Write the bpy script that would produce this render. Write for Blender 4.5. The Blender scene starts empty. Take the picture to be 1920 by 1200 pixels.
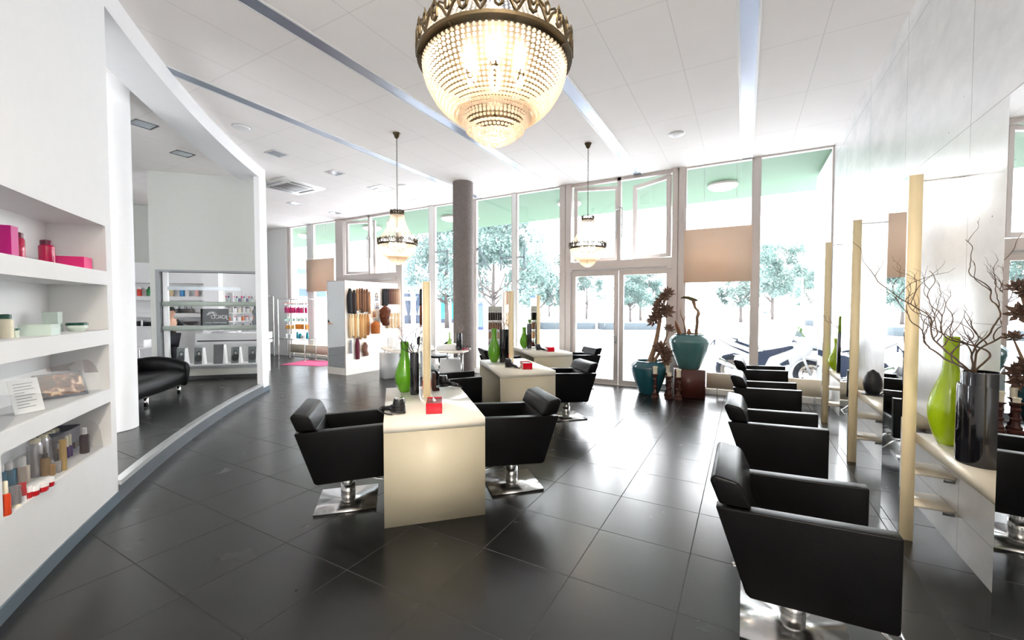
import bpy, bmesh, math, random
from math import sin, cos, pi, radians, atan2, hypot, sqrt
from mathutils import Vector, Matrix
random.seed(7)
SC = bpy.context.scene
COL = SC.collection

# ---------------------------------------------------------------- camera model (metres, eye height 1.6)
F, PIT, YAW, EYE = 783.0, 0.0312, 0.5074, 1.6
cam_d = bpy.data.cameras.new('camera')
cam_d.sensor_width = 36.0
cam_d.lens = F / 1920 * 36
cam_d.clip_start = 0.05
cam_d.clip_end = 400
cam = bpy.data.objects.new('camera', cam_d)
cam.location = (0, 0, EYE)
cam.rotation_euler = (pi / 2 - PIT, 0, YAW)
COL.objects.link(cam)
SC.camera = cam

def ray(px, py):
    x, u = (px - 960) / F, (600 - py) / F
    y, z = cos(PIT) + u * sin(PIT), -sin(PIT) + u * cos(PIT)
    return (x * cos(YAW) - y * sin(YAW), x * sin(YAW) + y * cos(YAW), z)
def fl(px, py, z=0.0):                       # survey: point at height z
    r = ray(px, py); t = (z - EYE) / r[2]
    return Vector((t * r[0], t * r[1], z))
def onX(px, py, X):
    r = ray(px, py); t = X / r[0]
    return Vector((X, t * r[1], EYE + t * r[2]))
def onY(px, py, Y):
    r = ray(px, py); t = Y / r[1]
    return Vector((t * r[0], Y, EYE + t * r[2]))
def dep(px, py, d):
    r = ray(px, py); t = d / (-r[0] * sin(YAW) + r[1] * cos(YAW))
    return Vector((t * r[0], t * r[1], EYE + t * r[2]))
def dof(p): return -p[0] * sin(YAW) + p[1] * cos(YAW)
def hz(px, py, p): return dep(px, py, dof(p))[2]

# ---------------------------------------------------------------- materials
def S(r, g, b):
    f = lambda c: (c / 255 / 12.92) if c <= 10 else ((c / 255 + 0.055) / 1.055) ** 2.4
    return (f(r), f(g), f(b), 1.0)
MATS = {}
def mat(name, col=(.5, .5, .5, 1), rough=.5, metal=0.0, var=.06, scale=12.0, bump=0.0, bscale=80.0, spec=.5,
        coat=0.0, trans=0.0, alpha=1.0, emit=None, estr=0.0, ior=1.45, stretch=(1, 1, 1)):
    if name in MATS: return MATS[name]
    m = bpy.data.materials.new(name); m.use_nodes = True
    nt = m.node_tree; N = nt.nodes; L = nt.links
    p = N['Principled BSDF']
    p.inputs['Roughness'].default_value = rough
    p.inputs['Metallic'].default_value = metal
    p.inputs['Specular IOR Level'].default_value = spec
    p.inputs['Coat Weight'].default_value = coat
    p.inputs['Coat Roughness'].default_value = .04
    p.inputs['Transmission Weight'].default_value = trans
    p.inputs['Alpha'].default_value = alpha
    p.inputs['IOR'].default_value = ior
    tc = N.new('ShaderNodeTexCoord')
    mp = N.new('ShaderNodeMapping'); mp.inputs['Scale'].default_value = stretch
    L.new(tc.outputs['Object'], mp.inputs['Vector'])
    nz = N.new('ShaderNodeTexNoise'); nz.inputs['Scale'].default_value = scale; nz.inputs['Detail'].default_value = 4
    L.new(mp.outputs[0], nz.inputs['Vector'])
    mx = N.new('ShaderNodeMix'); mx.data_type = 'RGBA'
    lo = tuple(c * (1 - var) for c in col[:3]) + (1,); hi = tuple(min(1, c * (1 + var)) for c in col[:3]) + (1,)
    mx.inputs[6].default_value = lo; mx.inputs[7].default_value = hi
    L.new(nz.outputs['Fac'], mx.inputs[0]); L.new(mx.outputs[2], p.inputs['Base Color'])
    if bump:
        n2 = N.new('ShaderNodeTexNoise'); n2.inputs['Scale'].default_value = bscale; n2.inputs['Detail'].default_value = 3
        L.new(mp.outputs[0], n2.inputs['Vector'])
        b = N.new('ShaderNodeBump'); b.inputs['Strength'].default_value = bump; b.inputs['Distance'].default_value = .01
        L.new(n2.outputs['Fac'], b.inputs['Height']); L.new(b.outputs[0], p.inputs['Normal'])
    if emit:
        p.inputs['Emission Color'].default_value = emit; p.inputs['Emission Strength'].default_value = estr
    MATS[name] = m
    return m
def glassy(name, tint=(1, 1, 1, 1), refl=.08, rough=0.0, haze=0.0, fk=.35, hcol=(.9, .9, .9, 1)):
    """thin pane: transparent with a Fresnel reflection, optional frosting"""
    if name in MATS: return MATS[name]
    m = bpy.data.materials.new(name); m.use_nodes = True
    nt = m.node_tree; N = nt.nodes; L = nt.links; N.clear()
    o = N.new('ShaderNodeOutputMaterial'); t = N.new('ShaderNodeBsdfTransparent'); t.inputs[0].default_value = tint
    g = N.new('ShaderNodeBsdfGlossy'); g.inputs['Roughness'].default_value = rough
    fr = N.new('ShaderNodeLayerWeight'); fr.inputs[0].default_value = .25
    mul = N.new('ShaderNodeMath'); mul.operation = 'MULTIPLY_ADD'; mul.inputs[1].default_value = fk; mul.inputs[2].default_value = refl * .4
    L.new(fr.outputs['Fresnel'], mul.inputs[0])
    mx = N.new('ShaderNodeMixShader'); L.new(mul.outputs[0], mx.inputs[0])
    L.new(t.outputs[0], mx.inputs[1]); L.new(g.outputs[0], mx.inputs[2])
    out = mx
    if haze:
        d = N.new('ShaderNodeBsdfDiffuse'); d.inputs[0].default_value = hcol
        tl = N.new('ShaderNodeBsdfTranslucent'); tl.inputs[0].default_value = hcol
        a = N.new('ShaderNodeMixShader'); a.inputs[0].default_value = .5
        L.new(d.outputs[0], a.inputs[1]); L.new(tl.outputs[0], a.inputs[2])
        h = N.new('ShaderNodeMixShader'); h.inputs[0].default_value = haze
        L.new(mx.outputs[0], h.inputs[1]); L.new(a.outputs[0], h.inputs[2]); out = h
    L.new(out.outputs[0], o.inputs[0])
    MATS[name] = m
    return m

# ---------------------------------------------------------------- mesh builder
class MB:
    def __init__(s): s.bm = bmesh.new()
    def _new(s, verts, faces, mtx=None):
        vs = [s.bm.verts.new(mtx @ Vector(v) if mtx else v) for v in verts]
        out = []
        for f in faces:
            try: out.append(s.bm.faces.new([vs[i] for i in f]))
            except ValueError: pass
        return vs, out
    def _bevel(s, faces, off, seg):
        es = {e for f in faces for e in f.edges if len(e.link_faces) == 2 and e.calc_face_angle(0) > .3}
        if es and off > 0:
            bmesh.ops.bevel(s.bm, geom=list(es), offset=off, segments=seg, profile=.5, affect='EDGES', clamp_overlap=True)
    def box(s, c, d, rz=0.0, bev=0.0, seg=2, rot=None):
        x, y, z = d[0] / 2, d[1] / 2, d[2] / 2
        v = [(-x, -y, -z), (x, -y, -z), (x, y, -z), (-x, y, -z), (-x, -y, z), (x, -y, z), (x, y, z), (-x, y, z)]
        f = [(3, 2, 1, 0), (4, 5, 6, 7), (0, 1, 5, 4), (1, 2, 6, 5), (2, 3, 7, 6), (3, 0, 4, 7)]
        m = Matrix.Translation(c) @ (rot if rot else Matrix.Rotation(rz, 4, 'Z'))
        _, fs = s._new(v, f, m); s._bevel(fs, bev, seg); return s
    def b2(s, lo, hi, bev=0.0, seg=2):
        return s.box([(a + b) / 2 for a, b in zip(lo, hi)], [b - a for a, b in zip(lo, hi)], 0, bev, seg)
    def prism(s, pts, a, b, ax='z', bev=0.0, seg=2):
        """polygon in the plane normal to ax, extruded a..b"""
        def mk(p, h): return {'z': (p[0], p[1], h), 'y': (p[0], h, p[1]), 'x': (h, p[0], p[1])}[ax]
        n = len(pts)
        v = [mk(p, a) for p in pts] + [mk(p, b) for p in pts]
        f = [tuple(range(n))[::-1], tuple(range(n, 2 * n))] + [(i, (i + 1) % n, n + (i + 1) % n, n + i) for i in range(n)]
        _, fs = s._new(v, f); bmesh.ops.recalc_face_normals(s.bm, faces=fs); s._bevel(fs, bev, seg); return s
    def lathe(s, prof, seg=24, c=(0, 0, 0), sx=1.0, sy=1.0, mtx=None):
        n = len(prof); v = []; f = []
        for r, z in prof:
            for k in range(seg):
                a = 2 * pi * k / seg
                v.append((c[0] + r * cos(a) * sx, c[1] + r * sin(a) * sy, c[2] + z))
        for i in range(n - 1):
            for k in range(seg):
                k2 = (k + 1) % seg
                f.append((i * seg + k, i * seg + k2, (i + 1) * seg + k2, (i + 1) * seg + k))
        if prof[0][0] > 1e-5: f.append(tuple(range(seg))[::-1])
        if prof[-1][0] > 1e-5: f.append(tuple((n - 1) * seg + k for k in range(seg)))
        vs, _ = s._new(v, f, mtx); bmesh.ops.remove_doubles(s.bm, verts=vs, dist=1e-6)
        return s
    def cyl(s, p0, p1, r, seg=16, r2=None):
        return s.tube([p0, p1], [r, r if r2 is None else r2], seg)
    def tube(s, pts, r, seg=8, closed=False):
        pts = [Vector(p) for p in pts]; n = len(pts)
        rs = r if isinstance(r, (list, tuple)) else [r] * n
        v = []; f = []; up = None
        for i in range(n):
            if closed: t = pts[(i + 1) % n] - pts[i - 1]
            else: t = pts[min(i + 1, n - 1)] - pts[max(i - 1, 0)]
            t = t.normalized() if t.length > 1e-9 else Vector((0, 0, 1))
            if up is None:
                up = t.orthogonal().normalized()
            up = (up - t * up.dot(t)); up = up.normalized() if up.length > 1e-6 else t.orthogonal().normalized()
            w = t.cross(up)
            for k in range(seg):
                a = 2 * pi * k / seg
                v.append(pts[i] + (up * cos(a) + w * sin(a)) * rs[i])
        for i in range(n if closed else n - 1):
            j = (i + 1) % n
            for k in range(seg):
                k2 = (k + 1) % seg
                f.append((i * seg + k, i * seg + k2, j * seg + k2, j * seg + k))
        if not closed: f += [tuple(range(seg))[::-1], tuple((n - 1) * seg + k for k in range(seg))]
        s._new(v, f); return s
    def ball(s, c, r, sx=1, sy=1, sz=1, sub=2, mtx=None):
        m = Matrix.Translation(c) @ (mtx if mtx else Matrix.Identity(4)) @ Matrix.Diagonal((sx, sy, sz, 1))
        bmesh.ops.create_icosphere(s.bm, subdivisions=sub, radius=r, matrix=m); return s
    def quad(s, a, b, c, d): s._new([a, b, c, d], [(0, 1, 2, 3)]); return s
    def poly(s, pts): s._new(pts, [tuple(range(len(pts)))]); return s
    def grid(s, rows):
        """rows of points -> quad sheet"""
        n, m = len(rows), len(rows[0])
        v = [p for r in rows for p in r]
        f = [(i * m + j, i * m + j + 1, (i + 1) * m + j + 1, (i + 1) * m + j) for i in range(n - 1) for j in range(m - 1)]
        s._new(v, f); return s
    def build(s, name, m, parent=None, smooth=True, ang=.6, loc=None):
        bm = s.bm
        if smooth:
            for f in bm.faces: f.smooth = True
            for e in bm.edges:
                if len(e.link_faces) == 2 and e.calc_face_angle(0) > ang: e.smooth = False
        me = bpy.data.meshes.new(name); bm.to_mesh(me); bm.free()
        o = bpy.data.objects.new(name, me)
        me.materials.append(m if not isinstance(m, str) else MATS[m])
        COL.objects.link(o)
        if parent: o.parent = parent
        if loc: o.location = loc
        return o
def tag(o, label=None, cat=None, group=None, kind=None):
    if label: o['label'] = label
    if cat: o['category'] = cat
    if group: o['group'] = group
    if kind: o['kind'] = kind
    return o
def thing(name, label, cat, loc=(0, 0, 0), rz=0.0, group=None):
    o = bpy.data.objects.new(name, None); o.empty_display_size = .1
    o.location = loc; o.rotation_euler = (0, 0, rz); COL.objects.link(o)
    return tag(o, label, cat, group)
def st(o): o['kind'] = 'structure'; return o
def copy_tree(o, parent=None):
    c = o.copy(); COL.objects.link(c)
    if parent: c.parent = parent
    for ch in list(o.children): copy_tree(ch, c)
    return c
def dup(o, loc, rz=0.0, label=None, group=None, sc=None):
    c = copy_tree(o); c.location = loc; c.rotation_euler = (0, 0, rz)
    if label: c['label'] = label
    if group: c['group'] = group
    if sc: c.scale = sc if isinstance(sc, tuple) else (sc, sc, sc)
    return c
def text_mesh(body, size, name, m, parent=None, depth=.002, mirror=False):
    cu = bpy.data.curves.new(name, 'FONT'); cu.body = body; cu.size = size; cu.extrude = depth
    cu.align_x = 'CENTER'; cu.align_y = 'CENTER'
    t = bpy.data.objects.new(name, cu); COL.objects.link(t)
    dg = bpy.context.evaluated_depsgraph_get()
    me = bpy.data.meshes.new_from_object(t.evaluated_get(dg))
    bpy.data.objects.remove(t); bpy.data.curves.remove(cu)
    if mirror: me.transform(Matrix.Diagonal((-1, 1, 1, 1))); me.flip_normals()
    me.materials.clear(); me.materials.append(m)
    o = bpy.data.objects.new(name, me); COL.objects.link(o)
    if parent: o.parent = parent
    return o

# palette
WHITE = mat('white_plaster', (.79, .79, .795, 1), .75, var=.02, bump=.04, bscale=60)
CEIL_C = (.91, .872, .85, 1)
GREYW = mat('grey_plaster', S(192, 194, 189), .85, var=.03, bump=.05, bscale=70)
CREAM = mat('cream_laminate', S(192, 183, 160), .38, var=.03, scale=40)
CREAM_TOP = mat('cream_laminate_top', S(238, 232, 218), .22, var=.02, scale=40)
POST = mat('maple_edge', S(250, 230, 188), .5, var=.05, scale=6, stretch=(8, 8, .4))
BLACKL = mat('black_leather', (.003, .003, .0034, 1), .36, var=.2, bump=.1, bscale=180, spec=.16)
CHROME = mat('chrome', (.86, .86, .87, 1), .08, 1.0, var=.02)
STEEL = mat('brushed_steel', (.62, .61, .6, 1), .22, 1.0, var=.06, scale=30, stretch=(1, 12, 1))
ALU = mat('aluminium_frame', S(206, 197, 193), .42, .1, var=.04)
MIRROR = mat('mirror', (.93, .95, .95, 1), .005, 1.0, var=.0)
BLACKP = mat('black_plastic', (.014, .014, .016, 1), .3, var=.15)
BLACKG = mat('black_glaze', (.008, .008, .011, 1), .08, var=.2, coat=.6)
LIME = mat('lime_glaze', S(166, 196, 18), .1, var=.1, scale=8, coat=.5)
LEAFG = mat('green_glaze', S(92, 158, 24), .14, var=.14, scale=8, coat=.5)
RED = mat('red_acrylic', S(205, 12, 36), .12, var=.08, coat=.4)
WPLAST = mat('white_plastic', (.82, .82, .82, 1), .35, var=.02)
PAPER = mat('white_paper', (.86, .86, .86, 1), .8, var=.03)
TWIG = mat('willow_bark', S(98, 78, 62), .7, var=.3, scale=60)
DTWIG = mat('dark_willow_bark', S(40, 32, 32), .7, var=.3, scale=60)
BRONZE = mat('bronze', S(84, 71, 50), .42, .7, var=.2, scale=40)
WOODD = mat('dark_stained_wood', S(74, 38, 30), .42, var=.3, scale=10, stretch=(1, 1, 6))
DRIFT = mat('driftwood', S(146, 116, 90), .8, var=.35, scale=30, bump=.4, bscale=40)
TEAL = mat('teal_glaze', S(70, 112, 112), .2, var=.22, scale=5, coat=.5, stretch=(1, 1, .4))
TEALD = mat('deep_teal_glaze', S(32, 84, 96), .18, var=.25, scale=5, coat=.5, stretch=(1, 1, .4))
WAX = mat('candle_wax', S(240, 228, 205), .5, var=.03)
GLASS = glassy('window_glass', (.985, .985, .985, 1), .06)
ACRYL = glassy('clear_acrylic', (.985, .99, .99, 1), .06, fk=.12)
RACKG = glassy('shelf_glass', (.93, .97, .97, 1), .1, fk=.2)
FROST = glassy('frosted_glass', (.85, .9, .88, 1), .06, haze=.75, hcol=S(196, 206, 200))
FROST2 = glassy('light_frosted_glass', (.9, .93, .93, 1), .06, haze=.6, hcol=S(225, 232, 235))
# ================================================================ room shell
XR, YF, HC = 1.235, 8.5, 4.2            # right wall, glass front, ceiling
XL, YB = -14.2, -3.5
CX, CY, CR = 8.2097, 18.3519, 21.1822    # the curved wall's circle
def arc(deg, off=0.0, z=0.0):
    a = radians(deg); r = CR + off
    return Vector((CX + r * cos(a), CY + r * sin(a), z))
def arcpx(px, off):                      # where the sight line of a column meets the curved niche
    d = ray(px, 600); ox, oy = -CX, -CY; r = CR + off
    a = d[0] ** 2 + d[1] ** 2; b = 2 * (ox * d[0] + oy * d[1]); c = ox * ox + oy * oy - r * r
    t = (-b + sqrt(b * b - 4 * a * c)) / (2 * a)
    return Vector((t * d[0], t * d[1], 0))

def tile_material():
    m = bpy.data.materials.new('dark_stone_tile'); m.use_nodes = True
    nt = m.node_tree; N = nt.nodes; L = nt.links; p = N['Principled BSDF']
    tc = N.new('ShaderNodeTexCoord'); sx = N.new('ShaderNodeSeparateXYZ'); L.new(tc.outputs['Object'], sx.inputs[0])
    def math(op, a, b=None, c=None):
        n = N.new('ShaderNodeMath'); n.operation = op
        for i, v in enumerate((a, b, c)):
            if v is None: continue
            if isinstance(v, (int, float)): n.inputs[i].default_value = v
            else: L.new(v, n.inputs[i])
        return n.outputs[0]
    u = math('DIVIDE', math('ADD', sx.outputs[0], 1.185 + 60), .603)
    v = math('DIVIDE', math('ADD', sx.outputs[1], -1.691 + 60), .600)
    gx = math('ABSOLUTE', math('SUBTRACT', math('FRACT', u), .5)); gy = math('ABSOLUTE', math('SUBTRACT', math('FRACT', v), .5))
    g = math('GREATER_THAN', math('MAXIMUM', gx, gy), .4946)
    cb = N.new('ShaderNodeCombineXYZ'); L.new(math('FLOOR', u), cb.inputs[0]); L.new(math('FLOOR', v), cb.inputs[1])
    wn = N.new('ShaderNodeTexWhiteNoise'); L.new(cb.outputs[0], wn.inputs['Vector'])
    # streaked stone figure, shifted from tile to tile
    mp = N.new('ShaderNodeMapping'); mp.inputs['Scale'].default_value = (1.0, 5.5, 1)
    va = N.new('ShaderNodeVectorMath'); va.operation = 'MULTIPLY_ADD'; L.new(wn.outputs['Color'], va.inputs[0]); va.inputs[1].default_value = (9, 9, 0)
    L.new(tc.outputs['Object'], va.inputs[2]); L.new(va.outputs[0], mp.inputs['Vector'])
    nz = N.new('ShaderNodeTexNoise'); nz.inputs['Scale'].default_value = 2.2; nz.inputs['Detail'].default_value = 7; nz.inputs['Roughness'].default_value = .62
    L.new(mp.outputs[0], nz.inputs['Vector'])
    cr = N.new('ShaderNodeValToRGB'); e = cr.color_ramp.elements
    e[0].position = .32; e[0].color = (.0045, .0045, .0048, 1); e[1].position = .72; e[1].color = (.0145, .014, .014, 1)
    L.new(nz.outputs['Fac'], cr.inputs[0])
    br = N.new('ShaderNodeMix'); br.data_type = 'RGBA'; br.blend_type = 'MULTIPLY'; br.inputs[0].default_value = 1
    vv = math('MULTIPLY_ADD', wn.outputs['Value'], .3, .85); cc = N.new('ShaderNodeCombineColor')
    for i in range(3): L.new(vv, cc.inputs[i])
    L.new(cr.outputs[0], br.inputs[6]); L.new(cc.outputs[0], br.inputs[7])
    mx = N.new('ShaderNodeMix'); mx.data_type = 'RGBA'; L.new(g, mx.inputs[0]); L.new(br.outputs[2], mx.inputs[6]); mx.inputs[7].default_value = (.012, .012, .012, 1)
    L.new(mx.outputs[2], p.inputs['Base Color'])
    n2 = N.new('ShaderNodeTexNoise'); n2.inputs['Scale'].default_value = 3.0; n2.inputs['Detail'].default_value = 5; L.new(tc.outputs['Object'], n2.inputs['Vector'])
    ro = math('MULTIPLY_ADD', n2.outputs['Fac'], .05, .24); ro2 = math('MAXIMUM', ro, math('MULTIPLY', g, .8))
    L.new(ro2, p.inputs['Roughness']); p.inputs['Specular IOR Level'].default_value = .6
    b = N.new('ShaderNodeBump'); b.inputs['Strength'].default_value = .35; b.inputs['Distance'].default_value = .003
    L.new(math('SUBTRACT', 1.0, g), b.inputs['Height']); L.new(b.outputs[0], p.inputs['Normal'])
    MATS['dark_stone_tile'] = m
    return m
TILE = tile_material()

def joint_material(name, base, jx, ox, jy, oy, w, dark, rough):
    m = bpy.data.materials.new(name); m.use_nodes = True
    nt = m.node_tree; N = nt.nodes; L = nt.links; p = N['Principled BSDF']; p.inputs['Roughness'].default_value = rough
    tc = N.new('ShaderNodeTexCoord'); sx = N.new('ShaderNodeSeparateXYZ'); L.new(tc.outputs['Object'], sx.inputs[0])
    def math(op, a, b=None):
        n = N.new('ShaderNodeMath'); n.operation = op
        for i, v in enumerate((a, b)):
            if v is None: continue
            if isinstance(v, (int, float)): n.inputs[i].default_value = v
            else: L.new(v, n.inputs[i])
        return n.outputs[0]
    def line(axis, pitch, off):
        f = math('FRACT', math('DIVIDE', math('ADD', sx.outputs[axis], 100 * pitch - off), pitch))
        d = math('MULTIPLY', math('SUBTRACT', .5, math('ABSOLUTE', math('SUBTRACT', f, .5))), pitch)
        return math('LESS_THAN', d, w)
    g = math('MAXIMUM', line(0, jx, ox), line(1, jy, oy))
    nz = N.new('ShaderNodeTexNoise'); nz.inputs['Scale'].default_value = 2; nz.inputs['Detail'].default_value = 5; L.new(tc.outputs['Object'], nz.inputs['Vector'])
    a = N.new('ShaderNodeMix'); a.data_type = 'RGBA'; L.new(nz.outputs['Fac'], a.inputs[0])
    a.inputs[6].default_value = tuple(c * .97 for c in base[:3]) + (1,); a.inputs[7].default_value = tuple(min(1, c * 1.03) for c in base[:3]) + (1,)
    mx = N.new('ShaderNodeMix'); mx.data_type = 'RGBA'; L.new(g, mx.inputs[0]); L.new(a.outputs[2], mx.inputs[6]); mx.inputs[7].default_value = tuple(c * dark for c in base[:3]) + (1,)
    L.new(mx.outputs[2], p.inputs['Base Color'])
    MATS[name] = m
    return m
CEIL = joint_material('ceiling_panels', CEIL_C, .62, -.615, 1.2, 5.0, .0025, .74, .8)

def concrete_material():
    m = bpy.data.materials.new('glazed_white_concrete'); m.use_nodes = True
    nt = m.node_tree; N = nt.nodes; L = nt.links; p = N['Principled BSDF']
    tc = N.new('ShaderNodeTexCoord')
    mp = N.new('ShaderNodeMapping'); mp.inputs['Scale'].default_value = (1, 1, 1.6); L.new(tc.outputs['Object'], mp.inputs['Vector'])
    n1 = N.new('ShaderNodeTexNoise'); n1.inputs['Scale'].default_value = 2.2; n1.inputs['Detail'].default_value = 8; n1.inputs['Roughness'].default_value = .6; L.new(mp.outputs[0], n1.inputs['Vector'])
    cr = N.new('ShaderNodeValToRGB'); e = cr.color_ramp.elements
    e[0].position = .25; e[0].color = (.62, .63, .64, 1); e[1].position = .7; e[1].color = (.82, .82, .82, 1); L.new(n1.outputs['Fac'], cr.inputs[0])
    # small blow holes
    vo = N.new('ShaderNodeTexVoronoi'); vo.inputs['Scale'].default_value = 5.5; vo.inputs['Randomness'].default_value = 1; L.new(tc.outputs['Object'], vo.inputs['Vector'])
    lt = N.new('ShaderNodeMath'); lt.operation = 'LESS_THAN'; lt.inputs[1].default_value = .035; L.new(vo.outputs['Distance'], lt.inputs[0])
    mx = N.new('ShaderNodeMix'); mx.data_type = 'RGBA'; L.new(lt.outputs[0], mx.inputs[0]); L.new(cr.outputs[0], mx.inputs[6]); mx.inputs[7].default_value = (.16, .15, .14, 1)
    # board joints every 1.1 m along the wall and one lift line
    sx = N.new('ShaderNodeSeparateXYZ'); L.new(tc.outputs['Object'], sx.inputs[0])
    def math(op, a, b=None):
        n = N.new('ShaderNodeMath'); n.operation = op
        for i, v in enumerate((a, b)):
            if v is None: continue
            if isinstance(v, (int, float)): n.inputs[i].default_value = v
            else: L.new(v, n.inputs[i])
        return n.outputs[0]
    f = math('ABSOLUTE', math('SUBTRACT', math('FRACT', math('DIVIDE', math('ADD', sx.outputs[1], 100.0), 1.25)), .5))
    jl = math('GREATER_THAN', f, .4968)
    f2 = math('ABSOLUTE', math('SUBTRACT', math('FRACT', math('DIVIDE', math('ADD', sx.outputs[2], 9.75), 1.25)), .5))
    jl = math('MAXIMUM', jl, math('GREATER_THAN', f2, .4975))
    m2 = N.new('ShaderNodeMix'); m2.data_type = 'RGBA'; L.new(math('MULTIPLY', jl, .6), m2.inputs[0]); L.new(mx.outputs[2], m2.inputs[6]); m2.inputs[7].default_value = (.22, .21, .2, 1)
    L.new(m2.outputs[2], p.inputs['Base Color'])
    p.inputs['Roughness'].default_value = .27; p.inputs['IOR'].default_value = 2.4
    mp2 = N.new('ShaderNodeMapping'); mp2.inputs['Scale'].default_value = (1, 3, 12); mp2.inputs['Rotation'].default_value = (.6, 0, 0); L.new(tc.outputs['Object'], mp2.inputs['Vector'])
    n3 = N.new('ShaderNodeTexNoise'); n3.inputs['Scale'].default_value = 5; n3.inputs['Detail'].default_value = 6; L.new(mp2.outputs[0], n3.inputs['Vector'])
    hs = math('SUBTRACT', n3.outputs['Fac'], math('MULTIPLY', math('MAXIMUM', jl, lt.outputs[0]), 1.2))
    b = N.new('ShaderNodeBump'); b.inputs['Strength'].default_value = .06; b.inputs['Distance'].default_value = .008
    L.new(hs, b.inputs['Height']); L.new(b.outputs[0], p.inputs['Normal'])
    MATS['glazed_white_concrete'] = m
    return m
CONC = concrete_material()
COLUMN = mat('raw_concrete', S(118, 110, 107), .8, var=.28, scale=22, bump=.25, bscale=60)
BASEB = mat('grey_skirting', S(96, 110, 122), .45, var=.05)
RISER = mat('riser_tile', S(92, 98, 106), .35, var=.25, scale=6)

st(MB().b2((XL - .2, YB - .2, -.12), (XR + .25, YF + .1, 0)).build('floor', TILE, smooth=False))
st(MB().b2((XL - .2, YB - .2, HC), (XR + .25, YF + .12, HC + .15)).build('ceiling', CEIL, smooth=False))
st(MB().b2((XR, YB, 0), (XR + .25, YF + 1.9, HC)).build('wall_right', CONC, smooth=False))
st(MB().b2((XL - .2, YB, 0), (XL, YF + .1, HC)).build('wall_far', WHITE, smooth=False))
# rear wall (behind the photographer) with two window openings added for fill light
w = MB()
for x0, x1 in ((XL, -6.2), (-3.4, -2.6), (.2, XR)): w.b2((x0, YB - .2, 0), (x1, YB, HC))
for x0, x1 in ((-6.2, -3.4), (-2.6, .2)):
    w.b2((x0, YB - .2, 0), (x1, YB, .5)); w.b2((x0, YB - .2, 3.4), (x1, YB, HC))
st(w.build('wall_rear', WHITE, smooth=False))
for i, (x0, x1) in enumerate(((-6.2, -3.4), (-2.6, .2))):  # added windows, sized to let fill daylight in from behind
    f = MB()
    for a, b in ((x0, x0 + .06), (x1 - .06, x1), ((x0 + x1) / 2 - .03, (x0 + x1) / 2 + .03)): f.b2((a, YB - .13, .5), (b, YB - .07, 3.4))
    f.b2((x0, YB - .13, .5), (x1, YB - .07, .56)); f.b2((x0, YB - .13, 3.34), (x1, YB - .07, 3.4))
    o = st(f.build('window_%d' % (20 + i), ALU, smooth=False))
    MB().b2((x0 + .05, YB - .105, .55), (x1 - .05, YB - .095, 3.35)).build('pane', GLASS, o, smooth=False)

# ---- curved wall with four long niches
A0, A1 = -112.0, -126.8                     # solid wall
N0, N1 = -122.95, -126.55                   # niche run
NZ = [(.508, .846), (.952, 1.306), (1.42, 1.772), (1.88, 2.235)]
ND = .34
def arange(a, b, n): return [a + (b - a) * i / n for i in range(n + 1)]
w = MB()
seg_sol = arange(A0, N0, 18); seg_n = arange(N0, N1, 8); seg_e = [N1, A1]
def strip(angs, z0, z1, off=0.0):
    for a, b in zip(angs, angs[1:]): w.quad(arc(a, off, z0), arc(b, off, z0), arc(b, off, z1), arc(a, off, z1))
strip(seg_sol, 0, HC); strip(seg_e, 0, HC)
zs = [0] + [z for p in NZ for z in p] + [HC]
for k in range(0, len(zs), 2): strip(seg_n, zs[k], zs[k + 1])
for z0, z1 in NZ:
    strip(seg_n, z0, z1, ND)
    for a, b in zip(seg_n, seg_n[1:]):
        for z in (z0, z1): w.quad(arc(a, 0, z), arc(b, 0, z), arc(b, ND, z), arc(a, ND, z))
    for a in (N0, N1): w.quad(arc(a, 0, z0), arc(a, ND, z0), arc(a, ND, z1), arc(a, 0, z1))
w.quad(arc(A1, 0, 0), arc(A1, .42, 0), arc(A1, .42, HC), arc(A1, 0, HC))
allseg = seg_sol + seg_n[1:] + [A1]
for a, b in zip(allseg, allseg[1:]): w.quad(arc(a, .42, 0), arc(b, .42, 0), arc(b, .42, HC), arc(a, .42, HC))
bmesh.ops.remove_doubles(w.bm, verts=w.bm.verts, dist=1e-4); bmesh.ops.recalc_face_normals(w.bm, faces=w.bm.faces)
st(w.build('wall_left', WHITE, smooth=False))
def arcbar(mb, a0, a1, n, o0, o1, z0, z1):
    ang = arange(a0, a1, n); rows = []
    for a in ang: rows.append([arc(a, o0, z0), arc(a, o1, z0), arc(a, o1, z1), arc(a, o0, z1), arc(a, o0, z0)])
    mb.grid(rows); mb.poly(rows[0][:4][::-1]); mb.poly(rows[-1][:4])
    bmesh.ops.remove_doubles(mb.bm, verts=mb.bm.verts, dist=1e-5); bmesh.ops.recalc_face_normals(mb.bm, faces=mb.bm.faces)
    return mb
st(arcbar(MB(), A0, A1, 24, -.012, .001, 0, .085).build('baseboard_left', BASEB, ang=.3))
# header over the lounge opening and its end pier
E0, E1 = -139.2, -140.05
st(arcbar(MB(), A1, E1, 26, 0, .42, 3.99, HC).build('trim_1', WHITE, ang=.3))
st(arcbar(MB(), E0, E1, 2, 0, .09, 0, 3.99).build('trim_2', WHITE, ang=.3))
st(arcbar(MB(), E0 + .02, E1 - .02, 2, -.012, .0, 0, .085).build('baseboard_far', BASEB, ang=.3))
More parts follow.
